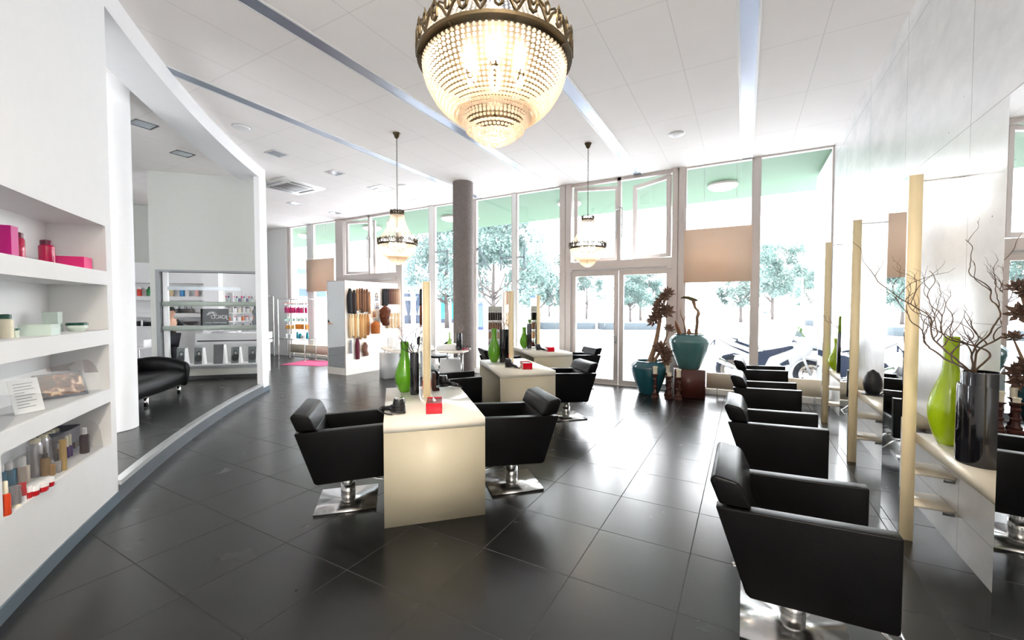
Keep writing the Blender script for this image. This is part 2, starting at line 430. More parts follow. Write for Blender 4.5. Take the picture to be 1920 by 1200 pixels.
# lounge platform
SZ = .17
pa = [arc(a, 0) for a in arange(A1, E0, 26)]
poly = [(p.x, p.y) for p in pa] + [(-8.62, 5.02), (-10.02, 3.62), (-12.9, .9), (-11.0, -2.6), (-3.2, -1.2), tuple(arc(A1 + 1, .5)[:2])]
m = MB().prism(poly, 0.0, SZ - .004)
st(m.build('floor_lounge', TILE, smooth=False))
st(arcbar(MB(), A1, E0, 26, -.012, 0.0, 0, SZ - .03).build('trim_3', RISER, ang=.3))
st(arcbar(MB(), A1, E0, 26, -.02, .045, SZ - .035, SZ + .004).build('trim_4', mat('nosing_steel', (.8, .8, .8, 1), .3, 1.0), ang=.3))
# the white column in the lounge and the raw concrete column
st(MB().lathe([(.25, 0), (.25, HC - SZ)], 48).build('column_white', WHITE, loc=(-6.47, 1.955, SZ)))
st(MB().lathe([(.215, 0), (.212, HC)], 48).build('column_concrete', COLUMN, loc=(-5.19, 7.22, 0)))

# ---- panel wall with the cut-out window behind the sofa
PB, PA = Vector((-9.99, 3.65)), Vector((-8.56, 5.04))
pe = (PA - PB).normalized(); PANG = atan2(pe.y, pe.x); PLEN = (PA - PB).length
pw = thing('wall_back', None, None, (PB.x, PB.y, 0), PANG); st(pw)
def ptz(px, py):                      # position on the panel plane: (along, height)
    r = ray(px, py); nx, ny = -pe.y, pe.x
    t = (nx * PB.x + ny * PB.y) / (nx * r[0] + ny * r[1])
    return ((t * r[0] - PB.x) * pe.x + (t * r[1] - PB.y) * pe.y, EYE + t * r[2])
wx0, wx1, wz0, wz1 = .14, PLEN - .13, .42, 2.28
m = MB()
for lo, hi in (((0, 0, SZ), (wx0, .12, HC)), ((wx1, 0, SZ), (PLEN, .12, HC)), ((wx0, 0, SZ), (wx1, .12, wz0)), ((wx0, 0, wz1), (wx1, .12, HC))):
    m.b2(lo, hi)
m.build('panel', GREYW, pw, smooth=False)
MB().b2((-.0, -.012, SZ), (PLEN - .02, 0, SZ + .07)).build('plinth', mat('dark_plinth', (.03, .03, .032, 1), .4), pw, smooth=False)
fr = mat('grey_frame', S(138, 142, 144), .5)
m = MB()
for lo, hi in (((wx0 - .04, -.03, wz0 - .04), (wx0 + .02, .14, wz1 + .04)), ((wx1 - .02, -.03, wz0 - .04), (wx1 + .04, .14, wz1 + .04)),
               ((wx0 + .02, -.03, wz0 - .04), (wx1 - .02, .14, wz0 + .0)), ((wx0 + .02, -.03, wz1), (wx1 - .02, .14, wz1 + .04))): m.b2(lo, hi)
st(m.build('window_9', fr, pw, smooth=False))
MB().b2((wx0 + .02, .055, wz0), (wx1 - .02, .065, wz1)).build('pane', glassy('panel_glass', (.985, .985, .985, 1), .008, fk=.1), pw, smooth=False)
MB().b2((wx0 + .03, .07, wz0), (wx0 + .11, .13, wz1)).build('mullion', WHITE, pw, smooth=False)
for za, zb in ((1.135, 1.225), (1.615, 1.705)):
    MB().b2((wx0 + .03, .03, za), (wx1 - .02, .05, zb), bev=.008).build('rail', mat('grey_green_rail', S(168, 178, 168), .35), pw)
MB().b2((wx0 + .11, .066, 1.93), (wx1 - .35, .07, 2.0)).build('frosted_stripe', FROST2, pw, smooth=False)

# ---- deep back room: grey wall and white niche unit
bl, brt = dep(238, 600, 10.3), dep(411, 600, 10.9)
be = Vector((brt.x - bl.x, brt.y - bl.y)); BLEN = be.length; be.normalize(); BANG = atan2(be.y, be.x)
bw = thing('wall_niche', None, None, (bl.x, bl.y, 0), BANG); st(bw)
def btz(px, py):
    r = ray(px, py); nx, ny = -be.y, be.x
    t = (nx * bl.x + ny * bl.y) / (nx * r[0] + ny * r[1])
    return ((t * r[0] - bl.x) * be.x + (t * r[1] - bl.y) * be.y, EYE + t * r[2])
bx1 = btz(383, 600)[0]
BN = [(1.12, 1.34), (1.44, 1.77), (1.87, 2.2)]
m = MB(); zz = 0
for z0, z1 in BN: m.b2((-.6, 0, zz), (bx1, .34, z0)); zz = z1
m.b2((-.6, 0, zz), (bx1, .34, 2.7)); m.b2((bx1, 0, 0), (BLEN, .34, 2.7)); m.b2((-.6, .30, 0), (bx1, .34, 2.7))
m.build('niche_unit', WHITE, bw, smooth=False)
MB().b2((-3.2, .35, 0), (BLEN, .5, HC)).build('upper_wall', GREYW, bw, smooth=False)

# ================================================================ glass front
def frame_box(m, x0, x1, z0, z1, t=.05, y0=YF - .04, y1=YF + .04):
    m.b2((x0, y0, z0), (x0 + t, y1, z1)); m.b2((x1 - t, y0, z0), (x1, y1, z1))
    m.b2((x0 + t, y0, z0), (x1 - t, y1, z0 + t)); m.b2((x0 + t, y0, z1 - t), (x1 - t, y1, z1)); return m
WINS = [(-13.0, -12.12), (-11.85, -10.75), (-8.14, -7.15), (-7.0, -5.8), (-5.72, -4.69), (-4.59, -3.5), (-1.0, .11), (.20, 1.235)]
for i, (x0, x1) in enumerate(WINS):
    o = st(frame_box(MB(), x0, x1, .10, HC, .025).build('window_%d' % (i + 1), ALU, smooth=False))
    MB().b2((x0 + .02, YF - .004, .12), (x1 - .02, YF + .004, HC - .02)).build('pane', GLASS, o, smooth=False)
MULL = [(-13.12, -13.0, 0), (-12.12, -11.85, 1), (-10.75, -10.4, 0), (-8.3, -8.14, 0), (-7.15, -7.0, 1), (-5.8, -5.72, 0), (-4.69, -4.59, 1), (-3.5, -3.25, 0), (-1.22, -1.0, 0), (.11, .20, 0)]
for i, (x0, x1, pale) in enumerate(MULL):
    m = MB()
    if x1 - x0 > .18 and not pale:
        c = (x0 + x1) / 2; m.b2((x0, YF - .07, 0), (c - .01, YF + .07, HC)); m.b2((c + .01, YF - .09, 0), (x1, YF + .07, HC)); m.b2((c - .02, YF - .04, 0), (c + .02, YF + .06, HC))
    else: m.b2((x0, YF - .06, 0), (x1, YF + .06, HC))
    st(m.build('trim_%d' % (10 + i), WHITE if pale else ALU, smooth=False))
st(MB().b2((XL, YF - .1, 0), (-13.12, YF + .1, HC)).build('wall_front', WHITE, smooth=False))
m = MB()
for x0, x1 in WINS: m.b2((x0, YF - .09, 0), (x1, YF + .07, .10))
st(m.build('trim_30', WPLAST, smooth=False))
# transoms over the two double doors
HANDLE = mat('handle_steel', (.55, .55, .55, 1), .3, 1.0)
def door_set(n, x0, x1):
    m = MB(); m.b2((x0, YF - .09, 2.34), (x1, YF + .07, 2.43)); m.b2((x0, YF - .06, 2.43), (x1, YF + .06, 2.55)); m.b2((x0, YF - .05, 4.14), (x1, YF + .05, HC))
    c = (x0 + x1) / 2; m.b2((c - .035, YF - .05, 2.55), (c + .035, YF + .05, HC))
    m.b2((x0, YF - .08, 0), (x1, YF + .06, .015))
    root = st(m.build('door_%d' % n, ALU, smooth=False))
    MB().tube([(x0 + .05, YF - .13, 2.37), (x1 - .08, YF - .13, 2.37)], .012, 8).build('closer_rail', HANDLE, root)
    for a, b, sg in ((x0, c, 1), (c, x1, -1)):
        lf = frame_box(MB(), a + .01, b - .005, .02, 2.335, .09, YF - .035, YF + .035).build('door_leaf', ALU, root, smooth=False)
        MB().b2((a + .09, YF - .004, .1), (b - .09, YF + .004, 2.25)).build('door_glass', GLASS, lf, smooth=False)
    h = MB(); h.tube([(c - .05, YF - .04, 1.0), (c - .05, YF - .085, 1.0), (c - .19, YF - .085, 1.0)], .011, 8); h.b2((c - .065, YF - .05, .86), (c - .035, YF - .034, 1.06), .004); h.cyl((c - .05, YF - .06, .9), (c - .05, YF - .036, .9), .016, 12)
    h.build('door_handle', HANDLE, root)
    for hx, wd, ang in ((x0 + .04, c - x0 - .09, .30), (x1 - .04, -(x1 - c - .09), -.52)):
        lo, hi = min(0, wd), max(0, wd); sm = MB(); t = .075
        for q in (((lo, -.03, 2.57), (lo + t, .03, 4.13)), ((hi - t, -.03, 2.57), (hi, .03, 4.13)), ((lo + t, -.03, 2.57), (hi - t, .03, 2.57 + t)), ((lo + t, -.03, 4.13 - t), (hi - t, .03, 4.13))): sm.b2(*q)
        sh = sm.build('sash', ALU, root, smooth=False, loc=(hx, YF + .01, 0)); sh.rotation_euler.z = ang
        MB().b2((lo + t, -.004, 2.6), (hi - t, .004, 4.1)).build('sash_glass', GLASS, sh, smooth=False)
    op = MB()
    op.tube([(c - .05, YF - .06, 3.55), (c - .05, YF - .07, 2.98)], .014, 8); op.tube([(c + .07, YF - .06, 3.58), (c + .07, YF - .07, 3.0)], .014, 8)
    op.tube([(c - .05, YF - .06, 3.55), (c, YF - .08, 3.62), (c + .07, YF - .06, 3.58)], .012, 8); op.ball((c - .02, YF - .08, 3.56), .035, sub=1)
    op.build('window_opener', HANDLE, root)
    return root
door_set(1, -10.4, -8.3)
door_set(2, -3.25, -1.22)
# beige boards hung in two windows, radiators along the glass
BEIGE = mat('beige_board', S(236, 216, 196), .35, var=.02, scale=5)
_nt = BEIGE.node_tree; _p = _nt.nodes['Principled BSDF']; _tl = _nt.nodes.new('ShaderNodeBsdfTranslucent'); _tl.inputs[0].default_value = S(226, 200, 178)
_mx = _nt.nodes.new('ShaderNodeMixShader'); _mx.inputs[0].default_value = .26; _nt.links.new(_p.outputs[0], _mx.inputs[1]); _nt.links.new(_tl.outputs[0], _mx.inputs[2])
_nt.links.new(_mx.outputs[0], _nt.nodes['Material Output'].inputs[0])
def board(x0, x1, z0, z1, label):
    t = thing('window_board', label, 'board', ((x0 + x1) / 2, YF - .09, z0))
    MB().b2((x0 - (x0 + x1) / 2, -.012, 0), (x1 - (x0 + x1) / 2, .012, z1 - z0), .003).build('panel', BEIGE, t)
    for s in (-.22, .30): MB().cyl((s, 0, z1 - z0), (s, 0, HC - z0), .003, 6).build('hanging_wire', HANDLE, t)
board(-1.0, .105, 2.05, 3.03, 'beige board hung on wires in the tall window by the motorbike')
board(-12.1, -10.8, 2.08, 3.08, 'pale beige board hung in the far window by the product rack')
RADM = mat('radiator_beige', S(222, 208, 186), .45, var=.03)
def radiator(x0, x1, label):
    c = (x0 + x1) / 2; t = thing('radiator', label, 'radiator', (c, YF - .17, 0))
    MB().b2((x0 - c, -.045, .14), (x1 - c, .045, .41), .006).build('panel', RADM, t)
    for k in range(3): x = (x0 - c) * .8 + (x1 - x0) * .8 * k / 2; MB().cyl((x, 0, 0), (x, 0, .15), .014, 8).build('foot', WPLAST, t)
radiator(-.58, 1.2, 'low beige radiator panel under the windows by the motorbike')
radiator(-12.9, -10.9, 'low beige radiator panel under the far windows behind the product rack')
# window lettering, read from the street
LET = glassy('letter_vinyl', (.9, .9, .9, 1), .02, haze=1.0, hcol=(.42, .48, .50, 1))
LET2 = glassy('letter_outline_vinyl', (.9, .9, .9, 1), .02, haze=1.0, hcol=(.36, .42, .46, 1))
lw = thing('window_lettering', 'grey HAIR window lettering seen from behind on the glass beside the concrete column', 'lettering', (0, YF - .02, 0))
def letter_lines(name, segs, m, w):
    b = MB()
    for p, q in segs:
        p, q = Vector(p), Vector(q); d = (q - p); n = Vector((-d.y, d.x)).normalized() * w / 2; e = d.normalized() * w * .3 * 0
        a1, a2, a3, a4 = p - n - e, q - n + e, q + n + e, p + n - e
        b.prism([tuple(a1), tuple(a2), tuple(a3), tuple(a4)], -.003, .003, 'y')
    return b.build(name, m, lw, smooth=False)
def W(px, py): v = onY(px, py, YF - .02); return (v.x, v.z)
letter_lines('letter_h', [(W(983, 459), W(983, 506)), (W(939, 462), W(939, 508)), (W(983, 482), W(939, 484))], LET, .05)
letter_lines('letter_a', [(W(896, 465), W(921, 508)), (W(896, 465), W(869, 510)), (W(911, 494), W(880, 495))], LET, .055)
letter_lines('letter_i', [(W(857, 468), W(857, 511))], LET, .05)
aR = [W(839 + 0, 471), W(815, 473)] + [W(814 - 11 * sin(pi * k / 8), 482.5 - 9.5 * cos(pi * k / 8)) for k in range(9)] + [W(839, 491)]
letter_lines('letter_r', [(W(839, 470), W(839, 512))] + list(zip(aR, aR[1:])) + [(W(814, 492), W(805, 498)), (W(805, 497), W(804, 513))], LET, .05)
aU = [W(895.5, 523), W(895.5, 535)] + [W(904 - 8.5 * cos(pi * k / 8), 535 + 7 * sin(pi * k / 8)) for k in range(9)] + [W(912.5, 535), W(912.5, 522)]
letter_lines('letter_u', list(zip(aU, aU[1:])), LET2, .02)
letter_lines('letter_n', [(W(847, 527), W(847, 548)), (W(847, 527), W(826, 549)), (W(826, 528), W(826, 549))], LET2, .02)
aS = [W(985 - 0, 525 + 0), W(977, 523), W(971, 526), W(972, 531), W(979, 534), W(985, 538), W(982, 543), W(975, 544), W(970, 541)]
letter_lines('letter_s', list(zip(aS, aS[1:])), LET2, .02)
# ================================================================ ceiling fittings
STRIP = mat('satin_channel', S(150, 158, 172), .3, .75, var=.03)
for i, x in enumerate((0.0, -1.86, -3.71, -5.56)):
    lab = ['recessed light channel in the ceiling nearest the concrete wall', 'recessed light channel in the ceiling running behind the large chandelier to the double door',
           'recessed light channel in the ceiling to the left of the large chandelier', 'recessed light channel in the ceiling nearest the curved white wall'][i]
    y0 = (-3.3, -3.3, -1.0, 2.2)[i]
    t = thing('ceiling_light_channel', lab, 'ceiling light', (x, (y0 + YF - .05) / 2, HC), 0, 'ceiling light channels')
    L2 = (YF - .05 - y0) / 2
    m = MB()
    for s in (-1, 1): m.b2((s * .085 - .012, -L2, -.008), (s * .085 + .012, L2, 0))
    m.build('channel_edge', WPLAST, t, smooth=False)
    MB().b2((-.073, -L2, -.004), (.073, L2, -.001)).build('lens', STRIP, t, smooth=False)
DLF = mat('downlight_trim', S(200, 200, 202), .4, var=.03)
DLG = mat('downlight_glass', S(190, 198, 206), .15, .6, var=.03)
DLW = mat('lit_downlight', (1, .86, .66, 1), .4, emit=(1, .78, .5, 1), estr=6)
def downlight(x, y, label, lit=False, sz=.27, frame=DLF):
    t = thing('ceiling_downlight', label, 'downlight', (x, y, HC), 0, 'square ceiling downlights')
    m = MB(); h = sz / 2
    for q in (((-h, -h, -.008), (-h + .02, h, 0)), ((h - .02, -h, -.008), (h, h, 0)), ((-h + .02, -h, -.008), (h - .02, -h + .02, 0)), ((-h + .02, h - .02, -.008), (h - .02, h, 0))): m.b2(*q)
    m.build('trim_ring', frame, t, smooth=False)
    MB().b2((-h + .02, -h + .02, -.004), (h - .02, h - .02, -.001)).build('cover', DLG, t, smooth=False)
    if lit:
        for s in (-1, 1): MB().lathe([(.0, -.02), (.05, -.02), (.055, -.004)], 20, (s * .12, 0, 0)).build('lamp', DLW if s > 0 else CHROME, t)
DK = mat('dark_downlight_trim', S(100, 106, 110), .5)
downlight(-7.52, 2.72, 'square downlight in the lounge ceiling nearest the white column', frame=DK)
downlight(-8.37, 3.55, 'square downlight in the lounge ceiling above the sofa', frame=DK)
downlight(-6.97, 4.32, 'square downlight in the main ceiling closest to the curved header')
downlight(-6.98, 5.48, 'square downlight in the main ceiling, second along the row from the curved header')
downlight(-7.0, 6.68, 'lit warm twin downlight in the ceiling beside the far chandelier chain', True, .42)
downlight(-7.02, 7.88, 'square downlight in the ceiling near the glass right of the far chandelier chain')
downlight(-9.9, 6.58, 'square downlight in the far ceiling in front of the air conditioning grille')
downlight(.6, -.7, 'added unseen downlight giving warm fill behind the camera, nearest the concrete wall')  # this and the next are added fittings for the warm fill spots
downlight(-2.5, -.9, 'added unseen downlight giving warm fill behind the camera, in mid room')
downlight(-9.9, 7.79, 'square downlight in the far ceiling closest to the far windows')
for x, y, l in ((-6.39, 3.45, 'round white ceiling speaker near the curved header'), (-.93, 6.76, 'round white ceiling disc near the double door'), (-6.44, 6.76, 'round white ceiling disc behind the far chandelier chain')):
    t = thing('ceiling_speaker', l, 'speaker', (x, y, HC))
    MB().lathe([(.0, -.03), (.07, -.028), (.1, -.02), (.115, 0)], 28).build('cover', WPLAST, t)
    MB().lathe([(.115, -.006), (.125, 0)], 28).build('rim', DLF, t)
t = thing('ceiling_vent', 'square air conditioning cassette in the ceiling beside the curved header', 'vent', (-8.55, 5.62, HC))
MB().b2((-.48, -.48, -.03), (.48, .48, 0), .01).build('frame', WPLAST, t)
MB().b2((-.25, -.25, -.036), (.25, .25, -.03)).build('grille', mat('vent_grey', S(150, 150, 150), .5), t)
for k, (dx, dy, lx, ly) in enumerate(((-.36, 0, .07, .5), (.36, 0, .07, .5), (0, -.36, .5, .07), (0, .36, .5, .07))):
    MB().b2((dx - lx / 2, dy - ly / 2, -.034), (dx + lx / 2, dy + ly / 2, -.03)).build('louvre', mat('vent_grey', S(150, 150, 150), .5), t)

# ================================================================ chandeliers
BEAD = bpy.data.materials.new('crystal_bead'); BEAD.use_nodes = True
_n = BEAD.node_tree.nodes; _l = BEAD.node_tree.links; _n.clear()
_o = _n.new('ShaderNodeOutputMaterial'); _t = _n.new('ShaderNodeBsdfTranslucent'); _t.inputs[0].default_value = (1, .925, .83, 1)
_d = _n.new('ShaderNodeBsdfPrincipled'); _d.inputs['Base Color'].default_value = (.93, .84, .74, 1); _d.inputs['Roughness'].default_value = .06; _d.inputs['Coat Weight'].default_value = .6
_x = _n.new('ShaderNodeMixShader'); _x.inputs[0].default_value = .6
_tc = _n.new('ShaderNodeTexCoord'); _nz = _n.new('ShaderNodeTexNoise'); _nz.inputs['Scale'].default_value = 60; _l.new(_tc.outputs['Object'], _nz.inputs['Vector'])
_ma = _n.new('ShaderNodeMath'); _ma.operation = 'MULTIPLY_ADD'; _ma.inputs[1].default_value = .4; _ma.inputs[2].default_value = .4; _l.new(_nz.outputs['Fac'], _ma.inputs[0]); _l.new(_ma.outputs[0], _x.inputs[0])
_l.new(_d.outputs[0], _x.inputs[1]); _l.new(_t.outputs[0], _x.inputs[2]); _l.new(_x.outputs[0], _o.inputs[0])
BULB = mat('lit_bulb', (1, .9, .75, 1), .4, emit=(1, .86, .66, 1), estr=30)
def beads(m, chains, r):
    """chains: list of polylines; beads set along each"""
    base = []
    for st_ in range(3): pass
    for pts in chains:
        L = [0]
        for a, b in zip(pts, pts[1:]): L.append(L[-1] + (b - a).length)
        n = max(1, int(L[-1] / (r * 2.02))); k = 0
        for i in range(n + 1):
            s = L[-1] * i / n
            while k < len(pts) - 2 and L[k + 1] < s: k += 1
            t = (s - L[k]) / max(1e-9, L[k + 1] - L[k])
            m.ball(pts[k].lerp(pts[k + 1], t), r, sub=1)
def crown(m, R, z0, h, n, bar):
    """pierced bronze gallery: a band with arches, rings and finials"""
    m.lathe([(R - .004, z0), (R + .004, z0), (R + .006, z0 + bar), (R - .003, z0 + bar), (R - .004, z0)], 64)
    for k in range(n):
        a = 2 * pi * k / n; da = 2 * pi / n
        P = lambda t, z: Vector((R * 1.015 * cos(a + t * da), R * 1.015 * sin(a + t * da), z0 + bar + z * (h - bar)))
        m.tube([P(-.5, .42), P(-.36, .62), P(-.2, .44), P(-.06, .12), P(0, 0), P(.06, .12), P(.2, .44), P(.36, .62), P(.5, .42)], h * .055, 5)
        m.tube([P(.09 * cos(q * pi / 4), .52 + .22 * sin(q * pi / 4)) for q in range(8)], h * .05, 5, True)
        m.tube([P(.5 + .13 * cos(q * pi / 4), .45 + .32 * sin(q * pi / 4)) for q in range(8)], h * .065, 5, True)
        m.tube([P(.5, .78), P(.5, 1.0)], [h * .075, .001], 5); m.tube([P(0, .74), P(0, .95)], [h * .055, .001], 5)
        m.tube([P(-.09, .52), P(-.3, .7), P(-.36, .6)], h * .04, 5); m.tube([P(.09, .52), P(.3, .7), P(.36, .6)], h * .04, 5)
def chandelier(label, x, y, drop):
    """origin at the bottom of the crystal; drop = height of that point"""
    t = thing('crystal_chandelier', label, 'chandelier', (x, y, drop), 0, 'crystal basket chandeliers')
    R = .292; zr = .30
    m = MB(); crown(m, R, zr + .0, .098, 16, .011); m.lathe([(R - .022, zr - .015), (R - .016, zr - .015), (R - .016, zr - .009), (R - .022, zr - .009), (R - .022, zr - .015)], 64)
    for k in range(8):
        a = 2 * pi * k / 8; m.tube([(R * cos(a), R * sin(a), zr + .005), ((R - .02) * cos(a), (R - .02) * sin(a), zr - .012)], .004, 5)
    m.build('crown_ring', BRONZE, t)
    m = MB(); crown(m, .098, .74, .085, 8, .022); m.build('top_crown', BRONZE, t)
    m = MB(); m.tube([(0, 0, .06), (0, 0, .84)], .007, 8)
    for k in range(6):
        a = 2 * pi * k / 6; m.tube([(0, 0, .2), (.07 * cos(a), .07 * sin(a), .19), (.11 * cos(a), .11 * sin(a), .235)], .005, 6)
        m.lathe([(.016, .23), (.018, .24), (.018, .25)], 8, (.11 * cos(a), .11 * sin(a), 0))
    m.lathe([(.13, .118), (.137, .118), (.137, .125), (.13, .125), (.13, .118)], 40)
    m.build('stem', BRONZE, t)
    def ring_chains(n, fn): return [[Vector((r * cos(2 * pi * k / n), r * sin(2 * pi * k / n), z)) for r, z in fn] for k in range(n)]
    sag = [(.098 + (.275 - .098) * (q ** 1.75) * 1.0, .745 - (.745 - .37) * q) for q in [i / 10 for i in range(11)]]
    m = MB(); beads(m, ring_chains(40, sag), .0062); tag(m.build('upper_bead_curtain', BEAD, t), kind='stuff')
    bowl = [(.273 * cos(q) ** .9 if q < 1.2 else .273 * cos(q) ** .9, 0) for q in (0,)]
    bowl = [(.272, .285), (.270, .26), (.262, .23), (.248, .20), (.226, .165), (.2, .138), (.17, .115), (.138, .1)]
    m = MB(); beads(m, ring_chains(84, bowl), .0076); tag(m.build('bead_basket', BEAD, t), kind='stuff')
    m = MB()
    for r0, z0, z1, n in ((.132, .118, .078, 52), (.115, .088, .05, 46), (.09, .06, .03, 36), (.066, .04, .015, 26), (.042, .025, .004, 17), (.018, .012, .0, 8)):
        beads(m, ring_chains(n, [(r0, z0), (r0 - .006, z1)]), .0066)
    tag(m.build('bead_tiers', BEAD, t), kind='stuff')
    for k in range(6):
        a = 2 * pi * k / 6; MB().ball((.11 * cos(a), .11 * sin(a), .272), .018, sz=1.5, sub=2).build('bulb', BULB, t)
    m = MB(); m.ball((0, 0, .52), .022, sz=1.5, sub=2); m.build('bulb', BULB, t)
    H = HC - drop; m = MB(); z = .84; k = 0
    while z < H - .07:
        q = []
        for i in range(10):
            a = 2 * pi * i / 10; u, v = .009 * cos(a), .021 * sin(a); q.append((u if k % 2 else 0, 0 if k % 2 else u, z + .017 + v))
        m.tube(q, .0028, 5, True); z += .034; k += 1
    m.build('chain', BRONZE, t)
    MB().lathe([(.012, H - .085), (.03, H - .07), (.045, H - .03), (.056, H - .012), (.06, H)], 24).build('canopy_cup', BRONZE, t)
    for dz, e in ((.19, 1.9), (.06, .25), (.5, 1.2)):
        l = bpy.data.lights.new('chandelier_lamp', 'POINT'); l.energy = e; l.color = (1, .85, .67); l.shadow_soft_size = .03
        o = bpy.data.objects.new('chandelier_lamp', l); o.location = (0, 0, dz); COL.objects.link(o); o.parent = t
    return t
ch = chandelier('large glowing crystal chandelier hanging closest to the camera at the top of the picture', -.86, 1.41, 2.235)
cB = copy_tree(ch); cB.location = (-4.59, 4.70, 2.24); cB['label'] = 'small glowing crystal chandelier hanging in front of the far slatted display wall'
cC = copy_tree(ch); cC.location = (-2.21, 6.47, 2.24); cC['label'] = 'small glowing crystal chandelier hanging in front of the double door'

# ================================================================ salon chairs
SEAM = mat('leather_seam', (.006, .006, .006, 1), .6)
def salon_chair(label):
    t = thing('salon_chair', label, 'chair', (0, 0, 0), 0, 'black salon chairs')
    W2 = .30
    prof = [(-.34, .652), (.335, .676), (.335, .285), (.325, .275), (-.19, .255), (-.21, .27)]
    for s in (-1, 1):
        y0, y1 = (W2 - .075, W2) if s > 0 else (-W2, -W2 + .075)
        MB().prism(prof, y0, y1, 'y', .014, 3).build('armrest', BLACKL, t)
    MB().prism([(-.20, .30), (.31, .30), (.32, .43), (.30, .455), (-.24, .45)], -W2 + .076, W2 - .076, 'y', .02, 3).build('seat', BLACKL, t)
    MB().prism([(-.365, .80), (-.352, .815), (-.25, .80), (-.235, .785), (-.195, .66), (-.10, .40), (-.14, .31), (-.20, .30), (-.325, .662)], -W2 + .012, W2 - .012, 'y', .014, 3).build('backrest', BLACKL, t) if False else None
    MB().prism([(-.369, .772), (-.350, .80), (-.252, .782), (-.232, .764), (-.19, .665), (-.325, .665)], -W2 + .004, W2 - .004, 'y', .016, 3).build('backrest', BLACKL, t)
    MB().prism([(-.318, .66), (-.20, .66), (-.135, .46), (-.175, .30), (-.205, .30)], -W2 + .076, W2 - .076, 'y', .008, 2).build('lower_back', BLACKL, t)
    m = MB(); m.box((.0, 0, .252), (.26, .22, .02)); m.cyl((0, 0, .02), (0, 0, .262), .048, 28); m.cyl((0, 0, .012), (0, 0, .15), .056, 28)
    m.build('column', STEEL, t)
    MB().box((0, 0, .009), (.46, .46, .018), 0, .004).build('base_plate', STEEL, t)
    fr = [(.10, -.15, .262), (.30, -.15, .20), (.40, -.15, .105), (.415, -.14, .10), (.415, .14, .10), (.40, .15, .105), (.30, .15, .20), (.10, .15, .262)]
    MB().tube(fr, .0095, 8).build('footrest', CHROME, t)
    m = MB(); m.tube([(-.05, .04, .245), (-.2, .06, .235), (-.26, .065, .2)], .006, 8); m.ball((-.262, .066, .196), .014, sub=1)
    m.build('pump_lever', CHROME, t)
    return t
LIFT = ('armrest', 'seat', 'backrest', 'lower_back')
c0 = salon_chair('black salon chair nearest the camera, cropped by the bottom edge, facing the concrete wall')
c0.location = (.235, 2.48, 0)
for y, l in ((4.15, 'second black salon chair along the concrete wall, behind the cropped nearest one'),
             (5.83, 'third black salon chair along the concrete wall'),
             (7.46, 'fourth black salon chair along the concrete wall, closest to the motorbike')):
    dup(c0, (.235, y, 0), 0, l)
def at_desk(x, y, rz, l):
    c = dup(c0, (x, y, 0), rz, l)
    for ch_ in c.children:
        if ch_.name.split('.')[0] in LIFT: ch_.location.z = .012
    return c
at_desk(-2.845, 2.325, radians(45), 'black salon chair at the left side of the nearest cream desk')
at_desk(-1.83, 3.28, radians(225), 'black salon chair at the right side of the nearest cream desk')
at_desk(-2.25, 5.67, radians(225), 'black salon chair at the right side of the middle cream desk')
at_desk(-3.42, 4.52, radians(45), 'black salon chair pulled out at the left of the middle cream desk')
at_desk(-2.86, 7.86, radians(225), 'black salon chair at the right side of the farthest cream desk')
at_desk(-4.07, 6.83, radians(45), 'black salon chair at the left side of the farthest cream desk')

# ================================================================ free standing desks with two sided mirrors
DESKS = [((-1.985, 2.41), 'nearest', 1.4), ((-2.44, 4.84), 'middle', 1.38), ((-3.02, 7.0), 'farthest', 1.36)]
DZ = .757
def desk(M_, which, L):
    t = thing('styling_desk', 'cream double sided styling desk, the %s of three in mid room' % which, 'desk', (M_[0], M_[1], 0), radians(135), 'cream styling desks')
    # local x along the desk (away from the camera), y to the left of it
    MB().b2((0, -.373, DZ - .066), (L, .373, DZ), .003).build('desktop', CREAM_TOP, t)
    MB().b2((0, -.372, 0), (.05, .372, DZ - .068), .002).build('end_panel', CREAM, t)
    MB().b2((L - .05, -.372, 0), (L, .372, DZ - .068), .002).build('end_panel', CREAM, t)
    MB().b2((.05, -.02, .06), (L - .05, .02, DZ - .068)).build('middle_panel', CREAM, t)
    return t
def desk_mirror(M_, which):
    t = thing('desk_mirror', 'tall two sided mirror with maple edge on the %s cream desk' % which, 'mirror', (M_[0], M_[1], DZ), radians(135), 'desk mirrors')
    MB().b2((.84, -.034, 0), (1.24, .034, 1.08), .002).build('core', POST, t)
    for s in (-1, 1): MB().b2((.845, s * .0365 - .0025, .0), (1.235, s * .0365 + .0025, 1.078)).build('mirror_glass', MIRROR, t, smooth=False)
    return t
UX, UY = Vector((-.7071, .7071)), Vector((-.7071, -.7071))     # desk axes in the room
def dpos(M_, x, y): v = Vector(M_) + UX * x + UY * y; return (v.x, v.y)
def vase_green(label, x, y, z, h, rmax, m, neck=.045, group=None):
    t = thing('bulb_vase', label, 'vase', (x, y, z), 0, group)
    pr = [(rmax * .42, 0), (rmax * .5, .004), (rmax * .72, h * .08), (rmax * .93, h * .19), (rmax, h * .3), (rmax * .95, h * .4), (rmax * .76, h * .52), (neck * 1.25, h * .66), (neck, h * .76), (neck * .98, h * .9), (neck * 1.06, h), (neck * .86, h), (neck * .8, h * .8)]
    # smooth the profile
    q = []
    for i in range(len(pr) - 1):
        p0, p1, p2, p3 = pr[max(i - 1, 0)], pr[i], pr[i + 1], pr[min(i + 2, len(pr) - 1)]
        for k in range(4):
            s = k / 4
            q.append(tuple(.5 * (2 * p1[j] + (p2[j] - p0[j]) * s + (2 * p0[j] - 5 * p1[j] + 4 * p2[j] - p3[j]) * s * s + (3 * p1[j] - p0[j] - 3 * p2[j] + p3[j]) * s ** 3) for j in (0, 1)))
    q.append(pr[-1])
    MB().lathe([(max(a, .001), b) for a, b in q], 40).build('body', m, t, ang=1.2)
    return t
